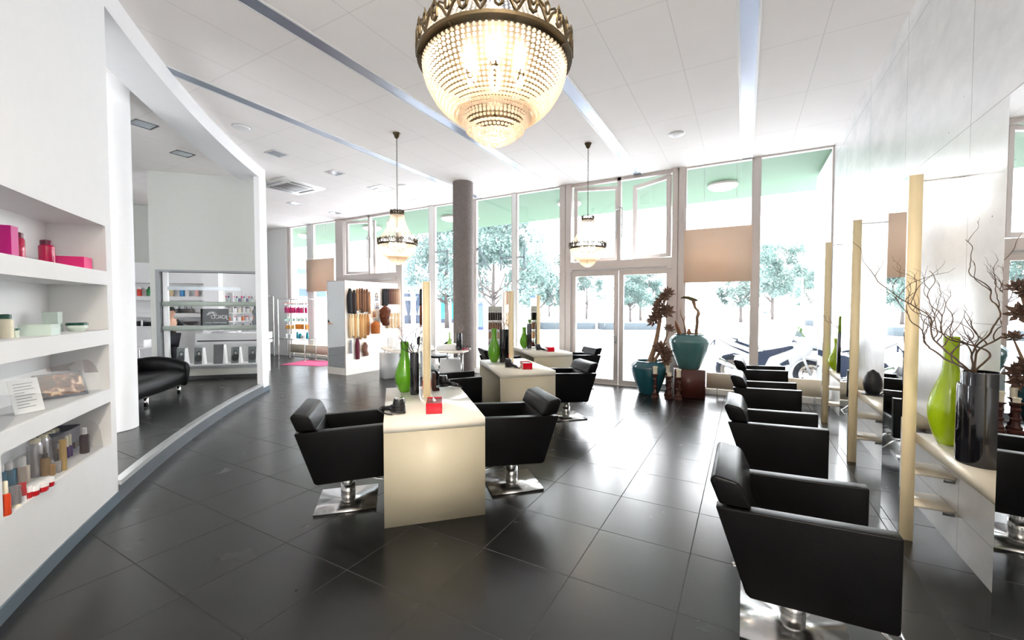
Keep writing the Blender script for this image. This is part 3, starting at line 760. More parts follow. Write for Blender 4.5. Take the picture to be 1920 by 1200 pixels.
def vase_black(label, x, y, z, h, r, sx=1, sy=1, rz=0, group=None):
    t = thing('black_vase', label, 'vase', (x, y, z), rz, group)
    MB().lathe([(r * .96, 0), (r, .01), (r, h - .004), (r * .985, h), (r * .86, h), (r * .85, h * .5)], 36, (0, 0, 0), sx, sy).build('body', BLACKG, t, ang=.7)
    return t
def twigs(label, x, y, z, h, n, m, seed, r0=.006, spread=.35, lean=(0, 0), group=None, curl=.55):
    """contorted willow: kinked shoots with side twigs, feet gathered in the vase mouth"""
    rnd = random.Random(seed); t = thing('willow_twigs', label, 'twigs', (x, y, z), 0, group)
    def shoot(mb, p, d, ln, r, depth):
        steps = max(8, int(ln / .018)); pts = [p.copy()]; ax = Vector((rnd.uniform(-1, 1), rnd.uniform(-1, 1), .2)).normalized(); kids = []
        for i in range(steps):
            if rnd.random() < .5: ax = Vector((rnd.uniform(-1, 1), rnd.uniform(-1, 1), rnd.uniform(-.3, .6))).normalized()
            d = (d + ax * curl * .9 + Vector((lean[0] * .12, lean[1] * .12, .10))).normalized(); p = p + d * ln / steps; p.x = min(p.x, XR - .02 - x); pts.append(p.copy())
            if depth and i > 2 and rnd.random() < .2: kids.append((p.copy(), i / steps))
        mb.tube(pts, [r * (1 - .72 * i / steps) for i in range(steps + 1)], 5)
        for kp, f in kids:
            dd = (d + Vector((rnd.uniform(-1, 1), rnd.uniform(-1, 1), rnd.uniform(-.2, .9)))).normalized()
            shoot(mb, kp, dd, ln * rnd.uniform(.25, .5) * (1 - f * .5), r * (1 - .6 * f) * .7, depth - 1)
    for k in range(n):
        mb = MB(); a = 2 * pi * k / n + rnd.uniform(-.4, .4)
        f0 = Vector((cos(a) * r0 * 1.6, sin(a) * r0 * 1.6, 0))
        mb.tube([f0 - Vector((0, 0, .1)), f0], r0, 5)
        shoot(mb, f0, Vector((cos(a) * spread + lean[0], sin(a) * spread + lean[1], 1)).normalized(), h * rnd.uniform(.75, 1.05), r0, 2)
        mb.build('shoot', m, t)
    return t
def hair_dryer(label, x, y, z, rz, group='hair dryers', lying=True):
    t = thing('hair_dryer', label, 'hair dryer', (x, y, z), rz, group)
    # standing on its rear grille side, handle trailing to local -x
    MB().lathe([(.036, 0), (.043, .006), (.047, .03), (.047, .075), (.042, .10), (.036, .112), (.03, .114), (.028, .10)], 24, (0, 0, .018)).build('body', BLACKP, t)
    MB().lathe([(.0375, 0), (.0385, .004), (.036, .008)], 24, (0, 0, .122)).build('nozzle_ring', CHROME, t)
    m = MB(); m.tube([(-.02, 0, .045), (-.09, .005, .04), (-.16, .02, .03)], [.026, .021, .019], 12); m.build('handle', BLACKP, t)
    m = MB(); pts = []
    for i in range(46):
        a = 2 * pi * i / 14; pts.append((.02 + .058 * cos(a) - .03, .058 * sin(a) * .9, .012 + .0016 * i))
    m.tube(pts, .0055, 6); m.tube([(-.155, .02, .035), (-.2, .05, .03), (-.21, .02, .012), (-.14, -.03, .01), (-.06, -.06, .01), (-.02, -.06, .012)], .006, 6)
    m.build('cable', BLACKP, t)
    return t
def tissue_box(label, x, y, z, rz, tissue=True):
    t = thing('tissue_box', label, 'tissue box', (x, y, z), rz, 'red acrylic tissue boxes')
    m = MB(); w, d, h, k = .125, .24, .085, .005
    m.b2((-d / 2, -w / 2, 0), (d / 2, w / 2, k)); m.b2((-d / 2, -w / 2, 0), (-d / 2 + k, w / 2, h)); m.b2((d / 2 - k, -w / 2, 0), (d / 2, w / 2, h))
    m.b2((-d / 2, -w / 2, 0), (d / 2, -w / 2 + k, h)); m.b2((-d / 2, w / 2 - k, 0), (d / 2, w / 2, h)); m.build('shell', RED, t, smooth=False)
    MB().b2((-d / 2 + k, -w / 2 + k, h - .012), (d / 2 - k, w / 2 - k, h - .008)).build('tray', mat('dark_red', S(120, 8, 24), .4), t, smooth=False)
    if tissue:
        mb = MB(); rows = []
        for i in range(7):
            f = i / 6; rows.append([Vector((-.05 + .1 * j / 6 + .01 * sin(j * 2 + i), .02 * sin(j * 1.7) * (1 - f) + .012 * f, h - .012 + .05 * f * (1 - abs(j - 2.4) / 5))) for j in range(7)])
        mb.grid(rows); mb.build('tissue', PAPER, t)
    return t
for (M_, wh, L) in DESKS: desk(M_, wh, L)
for (M_, wh, L) in DESKS: desk_mirror(M_, wh)
M1, M2, M3 = [d[0] for d in DESKS]
# nearest desk
p = dpos(M1, 1.17, .19); vase_green('matt green bulb vase left of the mirror on the nearest desk', p[0], p[1], DZ, .49, .098, LEAFG, .04)
p = dpos(M1, 1.0, .105); vase_black('slim black vase beside the mirror on the nearest desk', p[0], p[1], DZ, .40, .043)
twigs('dark contorted willow twigs in the slim black vase on the nearest desk', p[0], p[1], DZ + .36, .52, 4, DTWIG, 5, .005, .5, (-.55, -.25))
p = dpos(M1, .27, .26); hair_dryer('black hair dryer with wound cable at the front left of the nearest desk', p[0], p[1], DZ, radians(10))
p = dpos(M1, .32, -.02); tissue_box('red tissue box with a white tissue pulled out on the nearest desk', p[0], p[1], DZ, radians(128))
p = dpos(M1, 1.28, -.20); hair_dryer('black hair dryer at the far right of the nearest desk, by the brown frame', p[0], p[1], DZ, radians(200))
p = dpos(M1, 1.2, -.095); t = thing('card_holder', 'dark brown wooden card holder right of the mirror on the nearest desk', 'holder', (p[0], p[1], DZ), radians(135))
MB().b2((-.09, -.016, 0), (.09, .016, .17), .003).build('board', WOODD, t); MB().b2((-.09, -.05, 0), (.09, -.016, .02), .002).build('ledge', WOODD, t)
# middle desk
p = dpos(M2, 1.1, .2); vase_green('green bulb vase left of the mirror on the middle desk', p[0], p[1], DZ, .50, .098, LEAFG, .04)
p = dpos(M2, 1.0, .09); vase_black('slim black vase beside the mirror on the middle desk', p[0], p[1], DZ, .50, .05)
twigs('dark contorted willow twigs in the slim black vase on the middle desk', p[0], p[1], DZ + .47, .42, 4, DTWIG, 11, .0045, .35, (-.3, -.1))
p = dpos(M2, .42, .16); hair_dryer('black hair dryer with trailing cable on the middle desk', p[0], p[1], DZ, radians(170))
p = dpos(M2, .30, -.06); tissue_box('red tissue box near the front of the middle desk', p[0], p[1], DZ, radians(128), False)
# farthest desk
p = dpos(M3, 1.15, .2); vase_green('green bulb vase mostly behind the black vase on the farthest desk', p[0], p[1], DZ, .42, .098, LEAFG, .04)
p = dpos(M3, 1.03, .13); vase_black('slim black vase beside the mirror on the farthest desk', p[0], p[1], DZ, .50, .05)
twigs('pale willow twigs in the slim black vase on the farthest desk', p[0], p[1], DZ + .47, .5, 3, TWIG, 21, .0035, .3, (-.3, -.1))
MB_ = MB(); rnd = random.Random(3)
t = thing('green_sprig', 'small green sprig in the slim black vase on the farthest desk', 'plant', (p[0], p[1], DZ + .49))
for k in range(14):
    a = rnd.uniform(0, 2 * pi); b = Vector((.02 * cos(a), .02 * sin(a), .0)); e = Vector((.06 * cos(a), .06 * sin(a), rnd.uniform(.05, .2))); s = Vector((-sin(a), cos(a), 0)) * .012
    MB_.quad(b, (b + e) / 2 + s, e, (b + e) / 2 - s)
MB_.build('leaves', mat('leaf', S(110, 160, 50), .5, var=.2), t, smooth=False)
p = dpos(M3, .5, .12); hair_dryer('black hair dryer with hanging cable on the farthest desk', p[0], p[1], DZ, radians(170))
p = dpos(M3, .36, -.06); tissue_box('red tissue box near the front of the farthest desk', p[0], p[1], DZ, radians(128), False)

# ================================================================ wall stations: mirrors, worktops and brackets
SH = mat('ash_worktop', S(226, 216, 196), .35, var=.04, scale=6, stretch=(6, .5, 6))
YS = [2.12, 3.78, 5.436, 7.1]
names = ['nearest, cut off by the right edge', 'second from the camera', 'third from the camera', 'fourth, closest to the windows']
for i, y in enumerate(YS):
    w = .43 if i else .43
    t = thing('wall_mirror', 'full height maple edged mirror at the concrete wall, %s' % names[i], 'mirror', (.99, y, 0), 0, 'tall wall station mirrors')
    MB().b2((-.031, 0, 0), (.04, w, 2.485), .002).build('core', POST, t)
    MB().b2((-.0375, .004, .0), (-.0315, w - .002, 2.483)).build('mirror_glass', MIRROR, t, smooth=False)
    for z in (.24, .46):
        MB().b2((.0405, .0, z), (.24, .26, z + .02), .002).build('bracket_shelf', SH, t)
        MB().b2((.19, .02, z - .03), (.244, .035, z)).build('bracket', HANDLE, t)
    MB().b2((.04, .03, 2.44), (.245, .036, 2.452)).build('wall_tie', WPLAST, t)
SHZ = .75
for i, (y0, y1) in enumerate(((.62, 2.12), (2.56, 3.775), (4.215, 5.43), (5.87, 7.095))):
    t = thing('station_worktop', 'ash worktop along the concrete wall ' + ['beside the nearest wall mirror', 'carrying the large lime vase', 'with the hair dryer on it', 'with the small lime vase, nearest the windows'][i], 'worktop', (1.13, y0, SHZ), 0, 'wall station worktops')
    MB().b2((-.105, 0, -.065), (.105, y1 - y0, 0), .003).build('top', SH, t)
    for yy in (.12, (y1 - y0) - .14): MB().b2((.0, yy, -.12), (.104, yy + .02, -.066)).build('bracket', HANDLE, t)
vase_green('large lime green bulb vase on the concrete wall worktop', 1.12, 3.56, SHZ, .655, .1, LIME, .036)
t = vase_black('wide black glazed vase beside the large lime vase', 1.13, 3.2, SHZ, .50, .082, 1.0, 1.15)
MB().lathe([(.094, .0), (.095, .01), (.095, .42), (.093, .43), (.086, .424)], 36, (0, 0, 0), 1, 1.15).build('outer_sleeve', BLACKG, t, ang=.7)
twigs('brown contorted willow twigs in the wide black vase by the large lime vase', 1.10, 3.22, SHZ + .49, .9, 5, TWIG, 33, .0055, .55, (-.3, .5), curl=.42)
vase_green('small lime green bulb vase on the worktop nearest the windows', 1.10, 6.98, SHZ, .42, .1, LIME, .04)
vase_black('slim black vase in front of the small lime vase', 1.10, 6.72, SHZ, .52, .05)
twigs('pale pink willow twigs in the slim black vase nearest the windows', 1.10, 6.72, SHZ + .5, .5, 4, mat('pale_twig', S(190, 150, 130), .7, var=.2), 41, .004, .4, (-.2, .1))
t = thing('moss_stem', 'short mossy green stem in the slim black vase nearest the windows', 'plant', (1.10, 6.72, SHZ + .45))
MB().tube([(-.02, .0, 0), (-.02, .005, .14), (-.015, .0, .28)], [.024, .022, .02], 10).build('stem', mat('moss', S(120, 150, 40), .9, var=.35, scale=60), t)
t = thing('dryer_holder', 'black bullet shaped dryer holder on the third worktop', 'hair dryer', (1.10, 5.22, SHZ))
MB().lathe([(.05, .012), (.068, .05), (.075, .1), (.068, .16), (.045, .215), (.028, .225), (.012, .24), (.001, .245)], 28).build('shell', BLACKP, t)
MB().lathe([(.085, 0), (.085, .008), (.06, .014), (.05, .02)], 28).build('base', BLACKP, t)
MB().tube([(.06, -.02, .012), (.09, -.05, .05), (.1, -.06, .1), (.085, -.05, .13)], .006, 6).build('cable', BLACKP, t)
# ================================================================ sofa in the lounge
def sofa():
    ex = Vector((-.70, .714)); rz = atan2(ex.y, ex.x)
    t = thing('lounge_sofa', 'black leather lounge sofa with swooping arms behind the white column', 'sofa', (-8.16, 3.44, SZ), rz)
    # local -x runs away to the left behind the column, local +y is the back (away from the room)... front edge at y=0
    L = 1.95
    def seatprof(f): return [(0.0, .16), (-.035, .25), (-.02, .36), (.05, .42), (.35, .40), (.62, .38), (.80, .40), (.80, .13), (.08, .12)]
    m = MB(); m.prism([(y, z) for y, z in seatprof(0)], -L + .08, -.08, 'x', .03, 3); m.build('seat', BLACKL, t)
    m = MB(); m.prism([(.58, .36), (.66, .62), (.76, .80), (.86, .82), (.93, .74), (.92, .4), (.84, .13), (.6, .13)], -L + .08, -.08, 'x', .035, 3); m.build('backrest', BLACKL, t)
    for sx in (-L, 0):
        sg = 1 if sx == 0 else -1; rows = []
        # a swooping arm: rises from the front, flares outwards
        N = 14
        for i in range(N + 1):
            f = i / N; y = -.05 + .95 * f; top = .50 + .10 * sin(pi * min(1, f * 1.15)) + .10 * f ** 2; fl_ = .05 + .06 * sin(pi * f); bot = .10 + .03 * f
            ring = []
            for x, z in ((-.10, bot + .25), (-.10, top - .06), (-.06 + fl_ * .2, top), (.02 + fl_ * .5, top - .01), (.05 + fl_ * .7, top - .10), (.02 + fl_ * .35, (top + bot) / 2), (-.02, bot + .02), (-.08, bot)):
                ring.append(Vector((sx + sg * x, y, z)))
            ring.append(ring[0].copy()); rows.append(ring)
        mb = MB(); mb.grid(rows); mb.poly(rows[0][:-1]); mb.poly(rows[-1][:-1][::-1])
        bmesh.ops.remove_doubles(mb.bm, verts=mb.bm.verts, dist=1e-5); bmesh.ops.recalc_face_normals(mb.bm, faces=mb.bm.faces)
        o = mb.build('armrest', BLACKL, t, ang=1.0); md = o.modifiers.new('round', 'SUBSURF'); md.levels = 1; md.render_levels = 2
    for x, y in ((-.12, .06), (-L + .2, .06), (-1.05, .06), (-.14, .78), (-L + .2, .78)): MB().cyl((x, y, 0), (x, y, .14), .028, 16).build('leg', CHROME, t)
sofa()
# bar stool by the niche unit behind the panel wall
sp = btz(262, 690); q = dep(264, 700, 8.6)
t = thing('bar_stool', 'white bar stool with chrome stem seen between the white column and the panel wall', 'stool', (q.x, q.y, 0), .6)
MB().prism([(-.2, .74), (.2, .74), (.22, .78), (.215, .93), (.195, .93), (.19, .79), (-.2, .78)], -.19, .19, 'y', .008).build('seat', WPLAST, t)
MB().lathe([(.2, 0), (.2, .012), (.03, .03), (.03, .74)], 28).build('stem', CHROME, t)
MB().tube([(.03, -.12, .3), (.2, -.12, .3), (.2, .12, .3), (.03, .12, .3)], .012, 8).build('footrest', CHROME, t)

# ================================================================ small containers
PM = {}
def cm(name, rgb, rough=.35, **k):
    return mat(name, S(*rgb), rough, var=.05, **k)
def bottle(name, label, cat, p, h, r, m, cap=None, caph=.25, kind='round', group=None, rz=0):
    """bottle with its cap; kinds: round, square, can, jar, spray, box, tube"""
    t = thing(name, label, cat, tuple(p), rz, group)
    if kind == 'box':
        MB().box((0, 0, h / 2), (r * 2, r * 1.5, h), 0, .001).build('carton', m, t, smooth=False); return t
    hb = h * (1 - caph)
    if kind == 'round': MB().lathe([(r * .9, 0), (r, .004), (r, hb * .86), (r * .9, hb * .95), (r * .5, hb)], 20).build('body', m, t)
    elif kind == 'square':
        MB().box((0, 0, hb * .46), (r * 1.7, r * 1.3, hb * .92), 0, r * .18).build('body', m, t)
    elif kind == 'can': MB().lathe([(r * .95, 0), (r, .004), (r, hb * .92), (r * .8, hb)], 20).build('body', m, t)
    elif kind == 'jar': MB().lathe([(r * .85, 0), (r, .006), (r, hb)], 24).build('body', m, t)
    elif kind == 'bowl': MB().lathe([(r * .62, 0), (r * .8, .01), (r, hb * .6), (r * .98, hb)], 24).build('body', m, t)
    elif kind == 'tube': MB().lathe([(r * .9, caph * h), (r, caph * h + .01), (r * 1.0, h * .5), (r * .9, h * .85), (r * 1.05, h)], 20, (0, 0, 0), 1, .6).build('body', m, t)
    if cap:
        if kind in ('jar', 'bowl'): MB().lathe([(r * 1.03, hb), (r * 1.03, h * .96), (r * .97, h)], 24).build('lid', cap, t)
        elif kind == 'tube': MB().lathe([(r * .9, 0), (r * .92, caph * h)], 20, (0, 0, 0), 1, .8).build('cap', cap, t)
        elif kind == 'spray':
            pass
        else: MB().lathe([(r * .55 if kind != 'can' else r * .8, hb * (.92 if kind == 'square' else .98)), (r * .55 if kind != 'can' else r * .8, h * .97), (r * .4, h)], 18).build('cap', cap, t)
    return t
MAG, PINK, PLUM = cm('magenta_carton', (196, 12, 128)), cm('pink_carton', (224, 40, 120)), cm('plum_cap', (96, 14, 50))
MAGB = cm('raspberry_bottle', (176, 10, 70), .15, coat=.4)
MINT, MINTD, DKG = cm('mint_carton', (196, 212, 204)), cm('mint_jar', (206, 218, 208)), cm('dark_green_cap', (20, 72, 58), .2)
CRM, SILV, TEALB = cm('cream_bottle', (226, 220, 196)), mat('silver_can', S(176, 174, 178), .3, .7, var=.05), cm('teal_bottle', (22, 118, 150), .25)
PURP, GOLD, ORNG = cm('purple_bottle', (70, 40, 110)), mat('gold_tube', S(196, 164, 104), .3, .5, var=.05), cm('orange_red_bottle', (206, 70, 36), .2)
DKV, REDL = cm('dark_violet_bottle', (48, 34, 48), .25), cm('red_label', (190, 30, 40))
BEIGEB = cm('beige_bottle', (214, 198, 184))
GREYB = cm('grey_basket', (96, 100, 112), .5)
def niche(px, off, k): q = arcpx(px, off); q.z = NZ[k][0]; return q
def ang_at(p): return atan2(p.y - CY, p.x - CX)
def nb(name, label, cat, px, top, bot, off, k, wpx, m, cap=None, caph=.2, kind='round', group=None, rz=None):
    p = niche(px, off, k); d = dof(p); h = hz(px, top, p) - p.z; r = wpx * d / F / 2
    return bottle(name, label, cat, p, h, r, m, cap, caph, kind, group, ang_at(p) + pi if rz is None else rz)
# top niche (raspberry range)
nb('carton', 'tall magenta carton at the left end of the top niche', 'box', 12, 423, 476, .15, 3, 30, MAG, kind='box')
nb('product_bottle', 'raspberry bottle right beside the tall magenta carton in the top niche', 'bottle', 38, 435, 481, .14, 3, 19, MAGB, PLUM, .2, 'can')
nb('product_bottle', 'raspberry bottle standing alone in the middle of the top niche', 'bottle', 92, 450, 490, .14, 3, 22, MAGB, PLUM, .2, 'can')
nb('carton', 'low flat pink carton at the right of the top niche', 'box', 142, 482, 500, .14, 3, 40, PINK, kind='box')
# second niche (mint range)
nb('product_bottle', 'cream bottle with dark green cap at the left end of the second niche', 'bottle', 9, 589, 640, .14, 2, 22, CRM, DKG, .2, 'can')
nb('product_jar', 'small clear jar with green lid beside the cream bottle in the second niche', 'jar', 27, 616, 637, .12, 2, 12, MINTD, DKG, .2, 'jar')
nb('carton', 'flat mint carton in front of the tall mint carton in the second niche', 'box', 74, 608, 630, .10, 2, 44, MINT, kind='box')
nb('carton', 'tall mint carton behind the flat one in the second niche', 'box', 98, 585, 622, .22, 2, 22, MINT, kind='box')
nb('product_jar', 'round mint jar with dark green lid in the second niche', 'jar', 144, 605, 620, .11, 2, 30, MINTD, DKG, .3, 'bowl')
nb('carton', 'small mint carton behind the round jar in the second niche', 'box', 158, 601, 619, .24, 2, 24, MINT, kind='box')
# third niche: card stand, tablet, acrylic guard
def guard(k, label):
    t = thing('acrylic_guard', label, 'guard', (0, 0, 0), 0, 'clear acrylic shelf guards')
    a0, a1, n = N0 - .03, N1 + .28, 30; mb = MB(); rows0 = []; h = .27 if k else .27; z0 = NZ[k][0] + .001
    for i in range(n + 1):
        a = a0 + (a1 - a0) * i / n; s = radians(abs(a1 - a)) * CR; rr = .26
        zt = h if s > rr else h - rr + sqrt(max(0, rr * rr - (rr - s) ** 2)); rows0.append((a, max(.004, zt)))
    for o in (.012, .016): mb.grid([[arc(a, o, z0), arc(a, o, z0 + zt)] for a, zt in rows0])
    mb.grid([[arc(a, .012, z0 + zt), arc(a, .016, z0 + zt)] for a, zt in rows0])
    mb.build('sheet', ACRYL, t, ang=.3)
guard(1, 'clear curved acrylic guard along the third niche in front of the tablet')
guard(0, 'clear curved acrylic guard along the bottom niche in front of the bottles')
p = niche(52, .10, 1)
t = thing('card_stand', 'white leaning price card with printed lines in the third niche', 'card', (p.x, p.y, NZ[1][0]), ang_at(p) - pi / 2 - .55)
rot = Matrix.Rotation(radians(-14), 4, 'X')
MB().box((0, .03, .105), (.15, .004, .21), rot=rot).build('card', PAPER, t, smooth=False)
mb = MB(); LN = mat('print_grey', S(120, 120, 130), .8)
for i in range(9):
    w_ = (.10, .09, .1, .05, .1, .08, .1, .06, .09)[i]; c = rot @ Vector((-.055 + w_ / 2, -.0035, .075 - .018 * i)) + Vector((0, .03, .105)); mb.box(c, (w_, .001, .004), rot=rot)
mb.build('printed_lines', LN, t, smooth=False)
MB().box((0, .06, .0025), (.15, .10, .005)).build('foot', ACRYL, t, smooth=False)
p = niche(110, .17, 1)
t = thing('tablet', 'tablet in a grey cover leaning in the third niche, showing a glittering picture', 'tablet', (p.x, p.y, NZ[1][0]), ang_at(p) - pi / 2 - .8)
SCR = bpy.data.materials.new('tablet_picture'); SCR.use_nodes = True; _nt = SCR.node_tree
_p = _nt.nodes['Principled BSDF']; _tc = _nt.nodes.new('ShaderNodeTexCoord'); _v = _nt.nodes.new('ShaderNodeTexVoronoi'); _v.inputs['Scale'].default_value = 46
_w = _nt.nodes.new('ShaderNodeTexNoise'); _w.inputs['Scale'].default_value = 14; _w.inputs['Detail'].default_value = 3
_nt.links.new(_tc.outputs['Object'], _v.inputs['Vector']); _nt.links.new(_tc.outputs['Object'], _w.inputs['Vector'])
_c = _nt.nodes.new('ShaderNodeValToRGB'); _e = _c.color_ramp.elements; _e[0].position = .5; _e[0].color = (.004, .003, .003, 1); _e[1].position = .92; _e[1].color = (1, .72, .45, 1); _q = _c.color_ramp.elements.new(.7); _q.color = (.32, .12, .05, 1)
_m = _nt.nodes.new('ShaderNodeMath'); _m.operation = 'MULTIPLY_ADD'; _m.inputs[1].default_value = .7; _nt.links.new(_v.outputs['Distance'], _m.inputs[0]); _nt.links.new(_w.outputs['Fac'], _m.inputs[2])
_s = _nt.nodes.new('ShaderNodeMath'); _s.operation = 'SUBTRACT'; _nt.links.new(_m.outputs[0], _s.inputs[0]); _s.inputs[1].default_value = .27
_nt.links.new(_s.outputs[0], _c.inputs[0]); _nt.links.new(_c.outputs[0], _p.inputs['Emission Color']); _p.inputs['Emission Strength'].default_value = .16; _p.inputs['Base Color'].default_value = (.01, .01, .01, 1); _p.inputs['Roughness'].default_value = .1
rot = Matrix.Rotation(radians(-28), 4, 'X'); CV = mat('grey_cover', S(92, 98, 110), .5)
MB().box((0, .0, .088), (.262, .009, .185), bev=.003, rot=rot).build('cover', CV, t)
sc_ = MB(); sc_.box((0, 0, 0), (.236, .001, .158)); o = sc_.build('screen', SCR, t, smooth=False); o.rotation_euler = (radians(-28), 0, 0); o.location = Vector((0, 0, .088)) + (rot.to_3x3() @ Vector((0, -.0052, 0)))
MB().prism([(.02, 0), (.12, 0), (.06, .09)], -.13, -.04, 'x').build('stand_flap', CV, t, smooth=False)
# bottom niche: bottles, back to front
K0 = 0
def nbz(name, label, cat, px, top, bot, wpx, m, cap=None, caph=.2, kind='round', group=None):
    p = fl(px, bot, NZ[0][0]); d = dof(p); h = hz(px, top, p) - p.z; r = wpx * d / F / 2
    a = ang_at(p); rr = hypot(p.x - CX, p.y - CY) - CR
    return bottle(name, label, cat, p, max(.03, h), r, m, cap, caph, kind, group, a + pi)
nbz('product_bottle', 'orange red bottle with purple band at the left end of the bottom niche', 'bottle', 11, 902, 966, 15, ORNG, CRM, .36, 'round')
nbz('product_tube', 'squat silver tube behind the orange red bottle in the bottom niche', 'tube', 29, 911, 950, 17, SILV, CRM, .12, 'tube')
nbz('product_tube', 'small white and red tube in front of the jars in the bottom niche', 'tube', 43, 905, 940, 11, REDL, WPLAST, .3, 'tube')
for k, (px, top, bot, l) in enumerate(((53, 911, 934, 'leftmost'), (64, 910, 929, 'second'), (79, 903, 921, 'third'), (93, 895, 912, 'rightmost'))):
    nbz('product_jar', 'small jar with white lid and red label, %s of four in the bottom niche' % l, 'jar', px, top, bot, (11, 15, 18, 13)[k], REDL, WPLAST, .5, 'jar', 'white lidded jars')
nbz('product_bottle', 'square teal bottle with clear cap, right one of the pair in the bottom niche', 'bottle', 18, 868, 916, 19, TEALB, WPLAST, .2, 'square')
nbz('product_bottle', 'square teal bottle at the far left of the bottom niche', 'bottle', 4, 872, 922, 12, TEALB, WPLAST, .2, 'square')
nbz('product_bottle', 'beige square bottle with white pump behind the jars in the bottom niche', 'bottle', 42, 856, 908, 20, BEIGEB, WPLAST, .3, 'square')
nbz('product_bottle', 'cream bottle half hidden behind the beige square one in the bottom niche', 'bottle', 30, 862, 905, 12, CRM, WPLAST, .3, 'round')
for k, (px, top, bot, l) in enumerate(((68, 822, 893, 'first and tallest'), (82, 815, 873, 'second'), (92, 811, 862, 'third'), (99, 806, 855, 'fourth'), (107, 803, 848, 'fifth and rightmost'))):
    nbz('spray_can', 'tall silver spray can, %s of the row in the bottom niche' % l, 'spray can', px, top, bot, (19, 15, 12, 11, 10)[k], SILV, CRM, .12, 'can', 'silver spray cans')
nbz('spray_can', 'slim grey spray can left of the silver row in the bottom niche', 'spray can', 59, 829, 886, 10, mat('grey_can', S(128, 130, 138), .3, .6), WPLAST, .1, 'can')
nbz('product_bottle', 'amber bottle with dark top in front of the silver cans in the bottom niche', 'bottle', 86, 850, 891, 14, cm('amber_bottle', (150, 116, 70), .2), BLACKP, .18, 'round')
nbz('product_bottle', 'small amber bottle right of the larger amber one in the bottom niche', 'bottle', 99, 864, 891, 8, cm('amber_bottle', (150, 116, 70), .2), SILV, .2, 'round')
nbz('product_bottle', 'black necked grey flask in the middle of the bottom niche', 'bottle', 107, 849, 886, 13, cm('grey_flask', (150, 148, 150), .2), BLACKP, .35, 'square')
nbz('product_tube', 'tall gold tube in the middle of the bottom niche', 'tube', 119, 824, 882, 11, GOLD, GOLD, .15, 'tube')
nbz('product_bottle', 'brown bottle behind the gold tube in the bottom niche', 'bottle', 112, 832, 876, 9, cm('brown_bottle', (120, 96, 76), .25), SILV, .2, 'round')
nbz('product_bottle', 'white and purple slim bottle, left one of the pair in the bottom niche', 'bottle', 126, 817, 858, 9, PURP, CRM, .5, 'round')
nbz('product_bottle', 'white and purple slim bottle, right one of the pair in the bottom niche', 'bottle', 132, 814, 855, 8, PURP, CRM, .5, 'round')
nbz('product_bottle', 'dark violet bottle with white nozzle at the right of the bottom niche', 'bottle', 159, 802, 849, 14, DKV, WPLAST, .25, 'round')
q0, q1 = fl(126, 850, NZ[0][0]), fl(196, 836, NZ[0][0])
c = (q0 + q1) / 2; off = Vector((c.x - CX, c.y - CY, 0)).normalized(); c = arc(-126.1, .235)
t = thing('storage_basket', 'grey plastic basket at the right end of the bottom niche', 'basket', (c.x, c.y, NZ[0][0]), ang_at(c) - pi / 2)
mb = MB(); rows = []
for s_, z in ((.86, 0.0), (.9, .05), (.97, .16), (1.0, .19), (.96, .19), (.9, .05), (.86, .008)):
    ring = []
    for i in range(33):
        a = 2 * pi * i / 32; e = .35
        ring.append(Vector((.125 * s_ * abs(cos(a)) ** e * (1 if cos(a) >= 0 else -1), .085 * s_ * abs(sin(a)) ** e * (1 if sin(a) >= 0 else -1), z)))
    rows.append(ring)
mb.grid(rows); mb.poly(rows[0][:-1][::-1]); mb.poly(rows[-1][:-1])
mb.build('body', GREYB, t, ang=.8)
MB().box((.03, -.083, .06), (.09, .012, .045)).build('label_plate', BLACKP, t, smooth=False)
# ================================================================ nail tables by the slatted wall
TT = mat('pale_table_top', S(224, 216, 204), .3, var=.03)
TBOX = mat('white_pedestal', S(214, 214, 214), .45, var=.03)
def nail_table(label, pts, boxc, boxr, legp, posts):
    c = Vector(boxc); t = thing('manicure_table', label, 'table', (c.x, c.y, 0), 0, 'white manicure tables')
    MB().prism([(p[0] - c.x, p[1] - c.y) for p in pts], .725, .75, 'z', .004).build('table_top', TT, t)
    MB().box((0, 0, .29), (.40, .34, .56), boxr, .002).build('pedestal', TBOX, t)
    for dx, dy in posts: MB().cyl((dx, dy, .57), (dx, dy, .727), .016, 12).build('spacer', CHROME, t)
    l = Vector(legp) - c; MB().cyl((l.x, l.y, 0), (l.x, l.y, .727), .03, 20).build('leg', CHROME, t)
    return t
A = [fl(px, py, .75) for px, py in ((714, 651.5), (722, 656), (735, 659), (750, 660.5), (790, 659), (815, 655), (812, 648), (780, 646), (740, 646.5), (722, 648))]
nail_table('white manicure table with chrome leg in front of the slatted display wall', A[::-1], fl(733, 708, 0)[:2], YAW + .65, fl(752, 721, 0)[:2], ((-.13, -.05), (.02, -.1), (.12, .1)))
B = [fl(px, py, .80) for px, py in ((824, 655), (850, 656), (868, 655), (879, 652), (878, 651), (860, 650), (835, 648), (815, 648))]
nail_table('white manicure table with chrome leg in front of the raw concrete column', B[::-1], fl(846, 726, 0)[:2], YAW + .3, fl(866, 729, 0)[:2], ((.0, -.12), (-.12, .05), (.14, .06)))
p = fl(734, 651.5, .75)
t = thing('foam_head', 'white foam head standing on the left manicure table', 'foam head', tuple(p))
MB().lathe([(.06, 0), (.075, .03), (.088, .1), (.09, .15), (.08, .2), (.05, .232), (.02, .243), (.001, .245)], 28).build('head', WPLAST, t, ang=1.2)
def uv_lamp(label, p, rz):
    t = thing('nail_lamp', label, 'lamp', tuple(p), rz, 'white nail drying lamps')
    MB().prism([(-.19, 0), (.19, 0), (.19, .10), (.15, .125), (-.19, .085)], -.12, .12, 'y', .008).build('housing', WPLAST, t)
    MB().box((.187, 0, .05), (.008, .19, .075)).build('opening', BLACKP, t, smooth=False)
uv_lamp('white nail drying lamp beside the foam head', fl(757, 656, .75), YAW)
